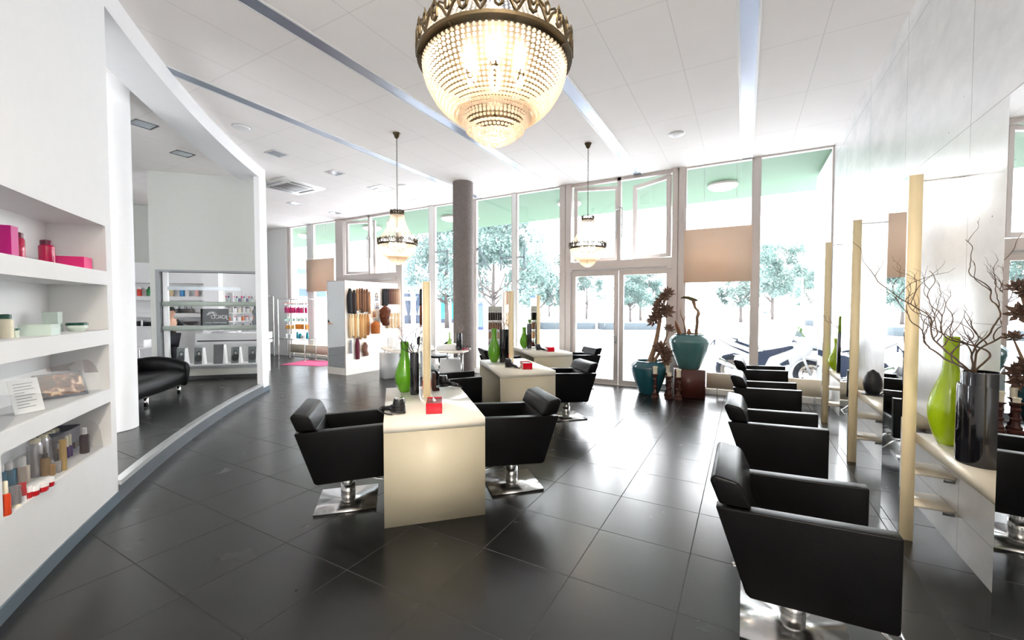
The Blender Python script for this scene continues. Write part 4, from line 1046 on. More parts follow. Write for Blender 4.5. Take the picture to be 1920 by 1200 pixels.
uv_lamp('white nail drying lamp on the table by the concrete column', fl(838, 651, .80) - Vector((0, 0, .05)), YAW)
p = fl(744, 648, .75)
t = thing('desk_ornament', 'small white twisted ornament behind the foam head', 'ornament', tuple(p)); rnd = random.Random(9); mb = MB()
for k in range(6):
    a = rnd.uniform(0, 2 * pi); mb.tube([(0, 0, 0), (.06 * cos(a), .06 * sin(a), .1), (.11 * cos(a + .9), .11 * sin(a + .9), .15), (.08 * cos(a + 1.8), .08 * sin(a + 1.8), .22)], [.014, .012, .01, .005], 6)
mb.build('coils', WPLAST, t)
def swivel_chair(label, p, rz):
    t = thing('swivel_chair', label, 'chair', (p[0], p[1], 0), rz, 'black swivel chairs')
    MB().lathe([(.001, .44), (.19, .44), (.215, .46), (.21, .49), (.001, .50)], 28).build('seat', BLACKL, t)
    rows = []
    for i in range(13):
        a = -1.15 + 2.3 * i / 12; r = .22; k = cos(a * 1.1)
        rows.append([Vector((-r * cos(a) - .02, r * sin(a), .56)), Vector((-r * cos(a) * 1.1 - .03, r * 1.08 * sin(a), .68)), Vector((-r * cos(a) * 1.12 - .04, r * 1.08 * sin(a), .74 + .14 * max(0, k)))])
    mb = MB(); mb.grid(rows); o = mb.build('backrest', BLACKL, t, ang=2); md = o.modifiers.new('thick', 'SOLIDIFY'); md.thickness = .03; md.offset = 0
    MB().tube([(-.1, 0, .45), (-.24, 0, .46), (-.27, 0, .62)], .014, 8).build('back_bar', CHROME, t)
    m = MB(); m.cyl((0, 0, .08), (0, 0, .44), .024, 14); m.build('stem', CHROME, t)
    for k in range(5):
        a = 2 * pi * k / 5; m = MB(); m.tube([(0, 0, .10), (.27 * cos(a), .27 * sin(a), .06)], [.02, .013], 8); m.ball((.27 * cos(a), .27 * sin(a), .03), .03, sub=1); m.build('leg', CHROME, t)
swivel_chair('black swivel chair behind the left manicure table', fl(796, 690, 0)[:2], radians(-60))
swivel_chair('black swivel chair between the two manicure tables, right of the nearest mirror', fl(824, 706, 0)[:2], radians(210))
p = fl(768, 699, 0)
t = thing('black_bag', 'black bag lying on the floor behind the left manicure table', 'bag', tuple(p))
mb = MB(); mb.ball((0, 0, .15), .2, 1.1, .8, .75, 3)
for v in mb.bm.verts: v.co += Vector((sin(v.co.z * 23 + v.co.x * 17) * .02, cos(v.co.x * 19) * .02, sin(v.co.y * 21) * .012))
mb.build('body', BLACKL, t, ang=2); MB().tube([(-.1, 0, .27), (-.06, .02, .4), (.06, .02, .4), (.1, 0, .27)], .01, 6).build('strap', BLACKL, t)
pt = fl(843, 650.5, .80); vase_green('slim green bottle vase on the table by the concrete column', pt.x, pt.y, .75, .34, .045, cm('pale_green_glass', (150, 190, 90), .15), .016)
pt = fl(861, 652, .80); vase_black('wide black vase in front of the concrete column', pt.x, pt.y, .75, .34, .06)
twigs('thin pale twigs in the wide black vase in front of the concrete column', pt.x, pt.y, .75 + .3, .34, 4, mat('pale_twig2', S(170, 150, 140), .7, var=.2), 55, .0025, .5)
pt = fl(869, 651.5, .80)
for k, (dx, rgb, l) in enumerate(((0, (190, 30, 60), 'red'), (.07, (220, 120, 150), 'pink'), (.13, (230, 225, 225), 'white'))):
    t = thing('polish_bottle', 'small %s nail polish bottle by the wide black vase' % l, 'bottle', (pt.x + dx * .87, pt.y + dx * .48, .75))
    MB().lathe([(.02, 0), (.022, .005), (.022, .04), (.01, .05)], 14).build('body', cm('polish_' + l, rgb, .15), t); MB().lathe([(.012, .045), (.01, .085)], 10).build('cap', BLACKP, t)

# ================================================================ slatted display wall with hair pieces
SX = -8.11; SY0, SY1 = 6.61, 8.30
SLAT = mat('slat_white', S(238, 232, 224), .4, var=.02)
sw = thing('display_wall', 'free standing white slatted display wall hung with hair pieces', 'display', (SX, SY0, 0))
MB().b2((-.63, 0, 0), (-.012, SY1 - SY0, 2.22)).build('body', SLAT, sw, smooth=False)
m = MB(); z = .10; n = 0
while z < 2.2: m.b2((-.012, 0, z), (0, SY1 - SY0, min(z + .135, 2.218)), .003, 1); z += .1415
m.build('slats', SLAT, sw, smooth=False)
MB().b2((-.012, 0, 0), (.003, SY1 - SY0, .085)).build('plinth', SLAT, sw, smooth=False)
MB().b2((-.62, -.006, .17), (-.02, -.001, 2.2)).build('end_mirror', MIRROR, sw, smooth=False)
m = MB()
for a, b in (((-.635, -.01, .0), (-.618, 0, 2.225)), ((-.022, -.012, 0), (.004, 0, 2.225)), ((-.635, -.01, 2.2), (.0, 0, 2.225))): m.b2(a, b)
m.build('edge_profile', ALU, sw, smooth=False)
HM = {}
def hair(rgb): 
    k = 'hair_%d_%d_%d' % rgb
    return mat(k, S(*rgb), .62, var=.45, scale=30, stretch=(6, 6, .3), bump=.4, bscale=60, spec=.2)
def strand(name, label, px, top, bot, wpx, rgb, group=None, taper=.6, wave=0.0, seed=0, dx=.035):
    a = onX(px, top, SX + dx); b = onX(px, bot, SX + dx); d = dof(a); w_ = wpx * d / F / 2 * 1.25; h = a.z - b.z
    t = thing(name, label, 'hair piece', tuple(a), 0, group); rnd = random.Random(seed); rows = []
    N = 14
    for i in range(N + 1):
        f = i / N; wd = w_ * (.55 + .75 * min(1, f * 4) - .75 * (1 - taper) * max(0, f - .35) / .65); ring = []
        cy = wave * sin(f * 9) * f
        for k in range(13):
            q = 2 * pi * k / 12; rr = 1 + .13 * sin(k * 2.1 + f * 2)
            ring.append(Vector((.022 * cos(q) * rr, cy + wd * sin(q) * rr, -h * f + (.012 * sin(k * 3.7) * f))))
        rows.append(ring)
    mb = MB(); mb.grid(rows); mb.poly(rows[0][:-1]); mb.poly(rows[-1][:-1][::-1]); bmesh.ops.remove_doubles(mb.bm, verts=mb.bm.verts, dist=1e-5); bmesh.ops.recalc_face_normals(mb.bm, faces=mb.bm.faces)
    mb.build('strand', hair(rgb), t, ang=2)
    m = MB(); m.tube([(-dx, 0, .045), (.0, 0, .045), (.004, 0, .0)], .005, 6); m.ball((0, 0, .006), .014, sub=1); m.build('hook', CHROME, t)
    return t
cn = ['black', 'black brown', 'light brown', 'mid brown', 'dark brown', 'chestnut', 'warm brown', 'golden brown']
tl = [(656, 541, 587, 7.5, (16, 14, 16)), (664, 544, 588, 6.5, (34, 22, 20)), (670, 542, 582, 4, (150, 108, 72)), (674.5, 541, 580, 4, (104, 70, 48)), (679, 541, 586, 4.5, (84, 56, 40)), (683.5, 543, 584, 4, (120, 82, 56)), (688, 542, 584, 5, (92, 60, 40)), (692.5, 547, 588, 3.5, (160, 116, 84))]
for k, (px, a, b, w_, c) in enumerate(tl): strand('hair_extension', 'long %s hair extension in the upper left row of the display wall' % cn[k], px, a, b, w_, c, 'hair extensions, upper left row', .75, .004, k)
cn2 = ['ash blonde', 'light blonde', 'honey blonde', 'pale blonde', 'caramel', 'golden blonde', 'dark blonde', 'copper blonde']
for k in range(8):
    c = [(196, 168, 130), (222, 200, 164), (184, 140, 92), (226, 208, 176), (176, 128, 80), (204, 164, 112), (190, 146, 100), (178, 124, 74)][k]
    strand('hair_extension', 'long %s hair extension in the lower left row of the display wall' % cn2[k], 656.5 + 4.75 * k, 589, (633, 630, 634, 631, 636, 632, 634, 628)[k], 4.2, c, 'hair extensions, lower left row', .6, .004, 20 + k)
cn3 = ['black', 'off black', 'blue black', 'darkest brown', 'mahogany', 'mid brown', 'chestnut', 'light brown', 'mink brown', 'beige blonde']
for k in range(10):
    c = [(14, 13, 16), (20, 18, 20), (26, 22, 24), (52, 34, 28), (84, 50, 40), (96, 64, 48), (112, 78, 56), (132, 98, 76), (156, 124, 102), (176, 146, 122)][k]
    strand('hair_weft', 'short %s hair weft in the upper right row of the display wall' % cn3[k], 718.5 + 3.3 * k, 541.5, 570 + (3 if k < 3 else 0), 3.6, c, 'hair wefts, upper right row', .9, 0, 40 + k)
for k in range(8):
    c = [(214, 180, 146), (228, 206, 176), (206, 160, 122), (232, 214, 190), (210, 172, 140), (226, 198, 168), (204, 164, 132), (230, 208, 184)][k]
    strand('hair_weft', 'pale hair weft, number %s from left in the display wall\'s lower right row' % ['one', 'two', 'three', 'four', 'five', 'six', 'seven', 'eight'][k], 727 + 3.2 * k, 587, 615 - (k % 3), 2.6, c, 'hair wefts, lower right row', .9, 0, 60 + k)
strand('hair_extension', 'burgundy hair extension hanging low on the display wall', 670.5, 634, 673, 6, (84, 18, 34), None, .7, 0, 80)
strand('hair_extension', 'brown and violet hair bundle hanging low on the display wall', 684.5, 642, 667, 7.5, (96, 62, 48), None, .9, .03, 81)
strand('hair_swatch', 'slim grey patterned swatch strip hanging low on the display wall', 658, 638, 662, 3.6, (150, 152, 160), None, 1.0, 0, 82)
def poster(label, x0, y0, x1, y1, bg, hairc, skin, body):
    a, b = onX(x0, y0, SX + .006), onX(x1, y1, SX + .006); w_, h = b.y - a.y, a.z - b.z
    t = thing('portrait_poster', label, 'poster', (SX + .006, (a.y + b.y) / 2, b.z), radians(90), 'portrait posters on the display wall')
    MB().b2((-w_ / 2, -.002, 0), (w_ / 2, .002, h)).build('sheet', bg, t, smooth=False)
    def disc(cx, cz, rx, rz, y): return [Vector((cx + rx * cos(2 * pi * k / 18), y, cz + rz * sin(2 * pi * k / 18))) for k in range(18)]
    m = MB(); m.poly(disc(0, h * .66, w_ * .24, h * .22, -.0032)); m.poly(disc(.02 * w_, h * .5, w_ * .27, h * .2, -.0031)); m.build('hair_print', hairc, t, smooth=False)
    m = MB(); m.poly(disc(.02 * w_, h * .64, w_ * .14, h * .15, -.0038)); m.poly([Vector((-w_ * .06, -.0036, h * .3)), Vector((w_ * .08, -.0036, h * .3)), Vector((w_ * .06, -.0036, h * .55)), Vector((-w_ * .03, -.0036, h * .55))]); m.build('face_print', skin, t, smooth=False)
    m = MB(); m.poly([Vector((-w_ * .34, -.0034, .01)), Vector((w_ * .36, -.0034, .01)), Vector((w_ * .22, -.0034, h * .36)), Vector((-w_ * .18, -.0034, h * .36))]); m.build('dress_print', body, t, smooth=False)
SK, HB, WB = cm('print_skin', (214, 176, 152), .6), cm('print_brown', (90, 52, 36), .6), cm('print_grey', (120, 118, 122), .6)
poster('black and white portrait poster in the upper middle of the display wall', 700.5, 547, 711, 565, cm('poster_pale', (226, 224, 224), .5), cm('print_dark', (40, 36, 40), .6), SK, WB)
poster('grey portrait poster below the black and white one on the display wall', 702, 566, 712, 579, cm('poster_grey', (190, 190, 200), .5), WB, SK, WB)
poster('warm toned portrait poster at the lower left of the posters on the display wall', 696, 583, 706, 595, cm('poster_peach', (236, 206, 178), .5), HB, SK, cm('print_rust', (170, 90, 50), .6))
a, b = onX(694, 597, SX), onX(716, 598, SX)
t = thing('display_shelf', 'short glass shelf under the posters on the display wall', 'shelf', (SX, (a.y + b.y) / 2 + .1, a.z))
MB().b2((.001, -(b.y - a.y) / 2, -.006), (.12, (b.y - a.y) / 2 + .2, .004)).build('shelf', cm('shelf_grey', (170, 176, 184), .3), t, smooth=False)
def wig(label, px, top, bot, wpx, rgb, long_, face):
    a, b = onX(px, top, SX + .13), onX(px, bot, SX + .13); d = dof(a); w_ = wpx * d / F / 2; h = a.z - b.z
    t = thing('wig_head', label, 'wig', (a.x, a.y, b.z)); hc = w_ * .92; zc = h - hc * 1.15
    m = MB(); m.ball((.0, 0, zc), hc * .85, .9, .86, 1.15, 3); m.lathe([(hc * .42, zc - hc * 1.3), (hc * .4, zc - hc * .6)], 16)
    if face:
        m.ball((.01, hc * .82, zc - hc * .1), hc * .16, .8, 1.1, .8, 2); m.ball((.0, hc * .68, zc - hc * .55), hc * .28, 1, .8, .7, 2)
    m.build('head', cm('mannequin_skin', (222, 190, 172), .5), t, ang=2)
    if face: m = MB(); m.ball((.02, hc * .74, zc - hc * .42), hc * .09, 1.4, .6, .5, 1); m.build('lips', cm('lips', (170, 70, 70), .4), t)
    rows = []; N = 16
    for i in range(N + 1):
        f = i / N; z = h - f * h * (1.0 if long_ else .86)
        ph = min(1, f * (h / (hc * 1.25))); r = hc * 1.08 * sin(min(pi / 2, ph * pi / 2)) if z > zc else hc * (1.10 - (.42 if long_ else .12) * (zc - z) / max(.01, zc))
        ring = []
        for k in range(25):
            q = 2 * pi * k / 24
            s = 1 + .05 * sin(k * 4 + f * 14) + (.08 * sin(f * 22 + k) if long_ else 0)
            yy = r * s * sin(q)
            if face and z < zc + hc * .5: yy = min(yy, hc * .42)
            ring.append(Vector((.02 + r * .95 * s * cos(q), yy + (.03 * sin(f * 8) * f if long_ else 0), z)))
        rows.append(ring)
    mb = MB(); mb.grid(rows); bmesh.ops.remove_doubles(mb.bm, verts=mb.bm.verts, dist=1e-5)
    o = mb.build('hair', hair(rgb), t, ang=2); md = o.modifiers.new('thick', 'SOLIDIFY'); md.thickness = .012; md.offset = -1
    MB().tube([(-.125, 0, zc), (-.02, 0, zc)], .012, 8).build('peg', CHROME, t)
wig('long wavy brown wig on the display wall', 721, 573, 610, 19, (92, 50, 32), True, False)
wig('ginger bob wig on a mannequin head, lower on the display wall', 703.5, 602, 629, 16, (168, 96, 46), False, True)

# ================================================================ product racks
def rack(label, loc, rz, w, d, h, levels, legs=True, name='product_rack'):
    t = thing(name, label, 'rack', loc, rz)
    for sx in (0, w):
        for sy in (0, d):
            m = MB(); m.cyl((sx, sy, .03), (sx, sy, h), .014, 10); m.ball((sx, sy, .028), .027, sub=1); m.build('post', STEEL, t)
    for z in levels: MB().b2((-.01, -.01, z - .008), (w + .01, d + .01, z)).build('shelf', RACKG, t, smooth=False)
    m = MB()
    for z in (levels[0] - .02, h): 
        m.tube([(0, 0, z), (w, 0, z)], .01, 8); m.tube([(0, d, z), (w, d, z)], .01, 8); m.tube([(0, 0, z), (0, d, z)], .01, 8); m.tube([(w, 0, z), (w, d, z)], .01, 8)
    m.build('rails', STEEL, t)
    return t
protoc = {}
def item(kind, h, r, m, cap):
    k = (kind, round(h, 3), round(r, 3), m.name, cap.name if cap else None)
    if k not in protoc: protoc[k] = bottle('product_' + ('carton' if kind == 'box' else 'jar' if kind == 'jar' else 'bottle'), 'x', 'box' if kind == 'box' else 'jar' if kind == 'jar' else 'bottle', (0, 0, 0), h, r, m, cap, .22, kind); return protoc[k]
    return copy_tree(protoc[k])
def fill(loc, rz, w, y, z, specs, label, group, gap=.012, seed=0, start=.03):
    """a row of products along a shelf; specs cycle (kind, height, radius, material, cap)"""
    rnd = random.Random(seed); x = start; i = 0
    while True:
        kind, h, r, m, cap = specs[i % len(specs)]
        if x + 2 * r > w - .02: break
        o = item(kind, h, r, m, cap); lx, ly = x + r, y + rnd.uniform(-.015, .015)
        o.location = (loc[0] + lx * cos(rz) - ly * sin(rz), loc[1] + lx * sin(rz) + ly * cos(rz), z); o.rotation_euler = (0, 0, rz)
        tag(o, label, None, group); x += 2 * r + gap + rnd.uniform(0, .02); i += 1
R1 = (-12.35, 7.62, 0); RL = [.66, .94, 1.17, 1.42, 1.66]
rack('open metal product rack with glass shelves in front of the far windows', R1, 0.0, 1.25, .36, 1.83, RL)
MBX = cm('white_box', (226, 226, 226), .5); ORB = cm('orange_box', (240, 140, 30), .4); PKB = cm('hot_pink_bottle', (226, 30, 110), .25); TQ = cm('turquoise_bottle', (10, 150, 165), .25); CLR = cm('mint_clear', (206, 226, 220), .2); OR2 = cm('orange_cap', (236, 120, 50), .3); PUB = cm('violet_pink_bottle', (170, 20, 110), .25); AMB = cm('amber_carton', (214, 160, 80), .4); GRN = cm('green_cap', (60, 140, 90), .3)
fill(R1, 0, 1.25, .18, 1.66, [('jar', .06, .045, MBX, OR2)], 'white jar with orange lid on the top shelf of the far product rack', 'orange lidded jars on the far rack', .03, 1)
fill(R1, 0, 1.25, .14, 1.42, [('can', .17, .026, PKB, PUB), ('can', .19, .026, PUB, PKB), ('can', .16, .028, PKB, PKB)], 'hot pink bottle on the second shelf of the far product rack', 'hot pink bottles on the far rack', .006, 2, .10)
fill(R1, 0, 1.25, .18, 1.17, [('jar', .08, .045, CLR, GRN), ('can', .14, .028, CLR, WPLAST)], 'mint product with pale cap on the third shelf of the far product rack', 'mint products on the far rack', .03, 3)
fill(R1, 0, .55, .16, .94, [('can', .14, .03, AMB, WPLAST), ('can', .11, .026, AMB, OR2)], 'amber bottle on the fourth shelf of the far product rack', 'amber bottles on the far rack', .015, 4, .15)
fill((R1[0] + .62, R1[1], 0), 0, .62, .15, .94, [('box', .15, .06, ORB, None)], 'orange carton on the fourth shelf of the far product rack', 'orange cartons on the far rack', .004, 5)
fill((R1[0] + .55, R1[1], 0), 0, .7, .15, .66, [('can', .2, .035, TQ, TQ), ('can', .16, .05, TQ, TQ), ('box', .10, .06, MBX, None)], 'turquoise bottle on the bottom shelf of the far product rack', 'turquoise bottles on the far rack', .05, 6, .1)
fill(R1, 0, .6, .16, .66, [('box', .12, .07, MBX, None)], 'white carton on the bottom shelf of the far product rack', 'white cartons on the far rack', .06, 7, .08)
# narrow rack at the far wall
R2 = (-13.72, 7.72, 0)
rack('narrow metal rack against the far wall, seen past the header pier', R2, 0, .42, .34, 1.95, [.62, .98, 1.26, 1.5, 1.72], name='narrow_rack')
DB = cm('black_box', (30, 30, 34), .4)
for z, sp, l in ((.62, [('box', .24, .1, DB, None)], 'black box'), (.98, [('can', .16, .035, DB, DB)], 'black bottle'), (1.26, [('jar', .09, .045, OR2, WPLAST)], 'orange jar'), (1.5, [('can', .1, .03, MBX, DB)], 'white bottle'), (1.72, [('can', .07, .03, PLUM, MBX)], 'plum bottle')):
    fill(R2, 0, .42, .16, z, sp, '%s on the narrow rack at the far wall' % l, '%ss on the narrow far rack' % l, .03, int(z * 100))
# wide product shelving on the far wall, seen through the panel window
a, b = onX(414, 600, -13.84), onX(486, 600, -13.84)
R3 = (-13.84, a.y, 0); W3 = b.y - a.y
t = thing('wall_shelving', 'white wall shelving full of products seen through the panel window', 'shelving', (-14.18, a.y, 0))
LV = [.9, 1.16, 1.42, 1.70]
MB().b2((.0, 0, .3), (.02, W3, 2.1)).build('back_board', WHITE, t, smooth=False)
for z in LV: MB().b2((.02, 0, z - .025), (.32, W3, z)).build('shelf', WPLAST, t, smooth=False)
for yy in (0.0, W3 * .32): MB().b2((.02, yy, .3), (.32, yy + .02, 2.05)).build('upright', WPLAST, t, smooth=False)
for z, sp, l, g in ((1.70, [('can', .24, .03, CLR, PURP), ('can', .22, .028, PURP, CLR), ('can', .25, .03, SILV, PINK)], 'slim violet or silver bottle on the top wall shelf seen through the panel window', 'bottles on the top wall shelf'),
                    (1.42, [('jar', .18, .055, MBX, DB), ('jar', .15, .06, CRM, MBX), ('can', .2, .045, MBX, SILV)], 'white tub or jar on the second wall shelf seen through the panel window', 'tubs on the second wall shelf'),
                    (1.16, [('jar', .15, .055, MBX, REDL), ('jar', .13, .06, MBX, MBX), ('can', .17, .035, OR2, MBX)], 'white or orange tub on the third wall shelf seen through the panel window', 'tubs on the third wall shelf'),
                    (.9, [('box', .1, .06, MBX, None), ('can', .16, .04, SILV, DB)], 'white box or silver bottle on the lowest wall shelf seen through the panel window', 'products on the lowest wall shelf')):
    fill((-14.02, a.y, 0), radians(90), W3, .0, z, sp, l, g, .01, int(z * 77), .06)
# back niche unit contents
def bn(px, py): x, z = btz(px, py); return x, z
def bplace(px, z, off=.12):
    x, _ = btz(px, 600); v = Vector((bl.x, bl.y)) + be * x + Vector((-be.y, be.x)) * off; return (v.x, v.y, z)
for px, kind, h, r, m, cap, l in ((258, 'can', .22, .05, cm('red_white_bottle', (214, 70, 60)), WPLAST, 'red and white bottle in the back niche left of the panel wall'), (278, 'round', .24, .07, cm('green_flask', (20, 120, 60), .15), DB, 'green flask in the back niche left of the panel wall'),
                                  (319, 'can', .24, .05, cm('sand_bottle', (206, 186, 150)), WPLAST, 'sand coloured bottle in the top back niche seen through the panel window'), (339, 'round', .25, .05, cm('blue_bottle', (30, 130, 190), .15), TEALB, 'blue bottle in the top back niche seen through the panel window'),
                                  (348.5, 'can', .22, .045, MBX, SILV, 'white bottle with metal cap in the top back niche'), (367, 'can', .22, .045, cm('blush_bottle', (226, 176, 170)), WPLAST, 'blush pink bottle in the top back niche')):
    bottle('product_bottle', l, 'bottle', bplace(px, 1.872), h, r, m, cap, .2, kind)
for k, px in enumerate((326, 338, 351)):
    p = bplace(px, 1.442, .14); t = thing('handbag', 'small dark handbag, %s of three in the middle back niche' % ('left', 'centre', 'right')[k], 'bag', p, BANG, 'handbags in the back niche')
    MB().prism([(-.1, 0), (.1, 0), (.085, .11), (-.085, .11)], -.05, .05, 'y', .012).build('body', (DB, DB, cm('taupe_leather', (84, 76, 70)))[k], t)
    MB().tube([(-.06, 0, .105), (-.05, 0, .19), (0, 0, .215), (.05, 0, .19), (.06, 0, .105)], .008, 6).build('handle', DB, t)
for px, r, h, m, l in ((253, .05, .12, DB, 'black tin in the lowest back niche left of the panel wall'), (262, .045, .14, SILV, 'silver tin in the lowest back niche left of the panel wall'), (333, .06, .14, SILV, 'silver tin in the lowest back niche seen through the panel window')):
    t = thing('storage_tin', l, 'tin', bplace(px, 1.122), 0); MB().lathe([(r, 0), (r, h), (r * .94, h), (r * .94, h * .95)], 20).build('body', m, t)
t = thing('dark_bowl', 'wide dark bowl in the lowest back niche seen through the panel window', 'bowl', bplace(354, 1.122), 0); MB().lathe([(.06, 0), (.13, .05), (.17, .10), (.16, .10), (.12, .055), (.001, .02)], 28).build('body', cm('pewter', (110, 106, 104), .3), t)
t = thing('storage_box', 'low grey box in the lowest back niche, left in the panel window', 'box', bplace(320, 1.122), BANG); MB().box((0, 0, .06), (.3, .16, .12), 0, .004).build('body', cm('grey_box', (128, 136, 142), .5), t)
t = thing('storage_box', 'dark low box in the lowest back niche beside the white column', 'box', bplace(274, 1.122), BANG); MB().box((0, 0, .05), (.16, .14, .10), 0, .004).build('body', DB, t)
# reception counter
p0, p1 = dep(366, 640, 9.65), dep(490, 640, 9.95); ce = Vector((p1.x - p0.x, p1.y - p0.y)); cl = ce.length; ca = atan2(ce.y, ce.x)
t = thing('reception_counter', 'white reception counter with a projecting slab, seen through the panel window', 'counter', (p0.x, p0.y, 0), ca)
MB().b2((.08, .08, 0), (cl, .6, .72)).build('front', WPLAST, t, smooth=False); MB().b2((0, 0, .72), (cl + .05, .62, .79)).build('slab', WPLAST, t, smooth=False)
MB().b2((.02, .04, .79), (cl, .6, .82)).build('shadow_gap', BLACKP, t, smooth=False); MB().b2((.0, .02, .82), (cl + .05, .62, .98)).build('upper_fascia', WPLAST, t, smooth=False)
q = Vector((p0.x, p0.y)) + ce.normalized() * .55 + Vector((-ce.y, ce.x)).normalized() * .25
t = thing('cash_tray', 'low silver tray on the reception counter', 'tray', (q.x, q.y, .98), ca); MB().prism([(-.3, 0), (.3, 0), (.26, .05), (-.22, .05)], -.14, .14, 'y', .004).build('body', SILV, t)
# poster standing on the upper rail, seen from the back
x0, z1 = ptz(369, 579); x1, z0 = ptz(423, 611)
t = thing('brand_sign', 'black sign with mirrored white lettering in the panel window', 'sign', (PB.x + pe.x * (x0 + x1) / 2 - pe.y * .16, PB.y + pe.y * (x0 + x1) / 2 + pe.x * .16, 1.226), PANG)
MB().b2((-(x1 - x0) / 2, -.006, -.0), ((x1 - x0) / 2, .006, z1 - 1.226)).build('board', mat('matt_black_board', (.008, .009, .01, 1), .75, spec=.15), t, smooth=False)
MB().b2((-(x1 - x0) / 2, .006, -.09), (-(x1 - x0) / 2 + .03, .03, .06)).build('clip', CHROME, t, smooth=False); 
LW = cm('sign_white', (210, 212, 210), .5)
def put_text(o, x, z, y=-.008): o.rotation_euler = (pi / 2, 0, 0); o.location = (x, y, z)
o = text_mesh('JOICO', .105, 'lettering', LW, t, .001, True); put_text(o, .08, (z1 - 1.226) * .5)
m = MB()
for k in range(3): m.tube([(-.11 + .02 * q_ + .05 * cos(q_ * 1.3 + k), -.008, (z1 - 1.226) * .70 + .045 * sin(q_ * 1.9 + k * 2)) for q_ in range(7)], .004, 5)
m.build('flourish', LW, t)
m = MB()
for k in range(3): m.tube([(.21 - .13 * k - .11 * q_ / 9, -.008, .055 + .012 * sin(q_ * 2.3 + k)) for q_ in range(10)], .0035, 5)
m.build('script_line', LW, t)
# five picture cards along the window sill
for k, px in enumerate((328, 362, 401, 433, 466)):
    x, _ = ptz(px, 670); big = k == 2; w_, h = (.17, .34) if not big else (.21, .40)
    t = thing('picture_card', ['small portrait card, first from the left on the panel window sill', 'small portrait card, second from the left on the panel window sill', 'plain black card in the centre of the panel window sill', 'small portrait card right of the plain black one on the panel window sill', 'small portrait card, rightmost on the panel window sill'][k], 'card', (PB.x + pe.x * x - pe.y * .20, PB.y + pe.y * x + pe.x * .20, .44), PANG, 'cards on the panel window sill')
    m = MB(); m.prism([(-w_ / 2 * .8, 0), (w_ / 2 * .8, 0), (w_ / 2, h), (-w_ / 2, h)], -.003, .003, 'y'); o = m.build('card', (cm('card_grey', (92, 100, 100), .5), BLACKP)[big], t, smooth=False); o.rotation_euler.x = radians(-12)
    m = MB(); m.prism([(w_ / 2 * .8, 0), (w_ / 2 + .03, 0), (w_ / 2, h * .97)], .0, .12, 'y'); m.build('side_flap', PAPER, t, smooth=False)
    if not big:
        d = lambda cx, cz, rx, rz, y: [Vector((cx + rx * cos(2 * pi * i / 14), y, cz + rz * sin(2 * pi * i / 14))) for i in range(14)]
        m = MB(); m.poly(d(0, h * .66, .04, .05, -.004)); m.poly(d(0, h * .36, .065, .08, -.004)); o = m.build('figure_print', cm('card_dark', (44, 48, 50), .6), t, smooth=False); o.rotation_euler.x = radians(-12)
        m = MB(); m.poly(d(.005, h * .63, .022, .03, -.005)); o = m.build('face_print', cm('card_pale', (170, 170, 165), .6), t, smooth=False); o.rotation_euler.x = radians(-12)
# a ledge behind the panel window carries the sign and the cards
t = thing('window_ledge', 'white ledge behind the panel window carrying the cards', 'ledge', (PB.x + pe.x * .14 - pe.y * .121, PB.y + pe.y * .14 + pe.x * .121, 0), PANG)
MB().b2((.03, 0, .40), (PLEN - .32, .30, .44)).build('board', WPLAST, t, smooth=False)
MB().b2((.03, .0, 1.19), (PLEN - .32, .12, 1.226)).build('upper_shelf', WPLAST, t, smooth=False)
m = MB()
for xx in (.05, PLEN - .36): m.b2((xx, .05, 0), (xx + .02, .10, 1.19))
m.build('support', ALU, t, smooth=False)
p = fl(472, 600, 1.226) if False else None
x, _ = ptz(474, 600); q = Vector((PB.x, PB.y)) + pe * x + Vector((-pe.y, pe.x)) * .18
t = thing('wavy_pillar', 'dark wavy ornament at the right of the panel window', 'ornament', (q.x, q.y, 1.226))
MB().lathe([(.05, 0), (.06, .02), (.075, .07), (.04, .13), (.03, .17), (.06, .23), (.07, .28), (.035, .34), (.03, .38), (.06, .42)], 24).build('body', cm('dark_green_ornament', (40, 48, 50), .4), t, ang=1.5)
t2 = twigs('thin brown twigs above the wavy ornament in the panel window', q.x, q.y, 1.226 + .42, .45, 3, TWIG, 71, .003, .12, (-.3, .3))
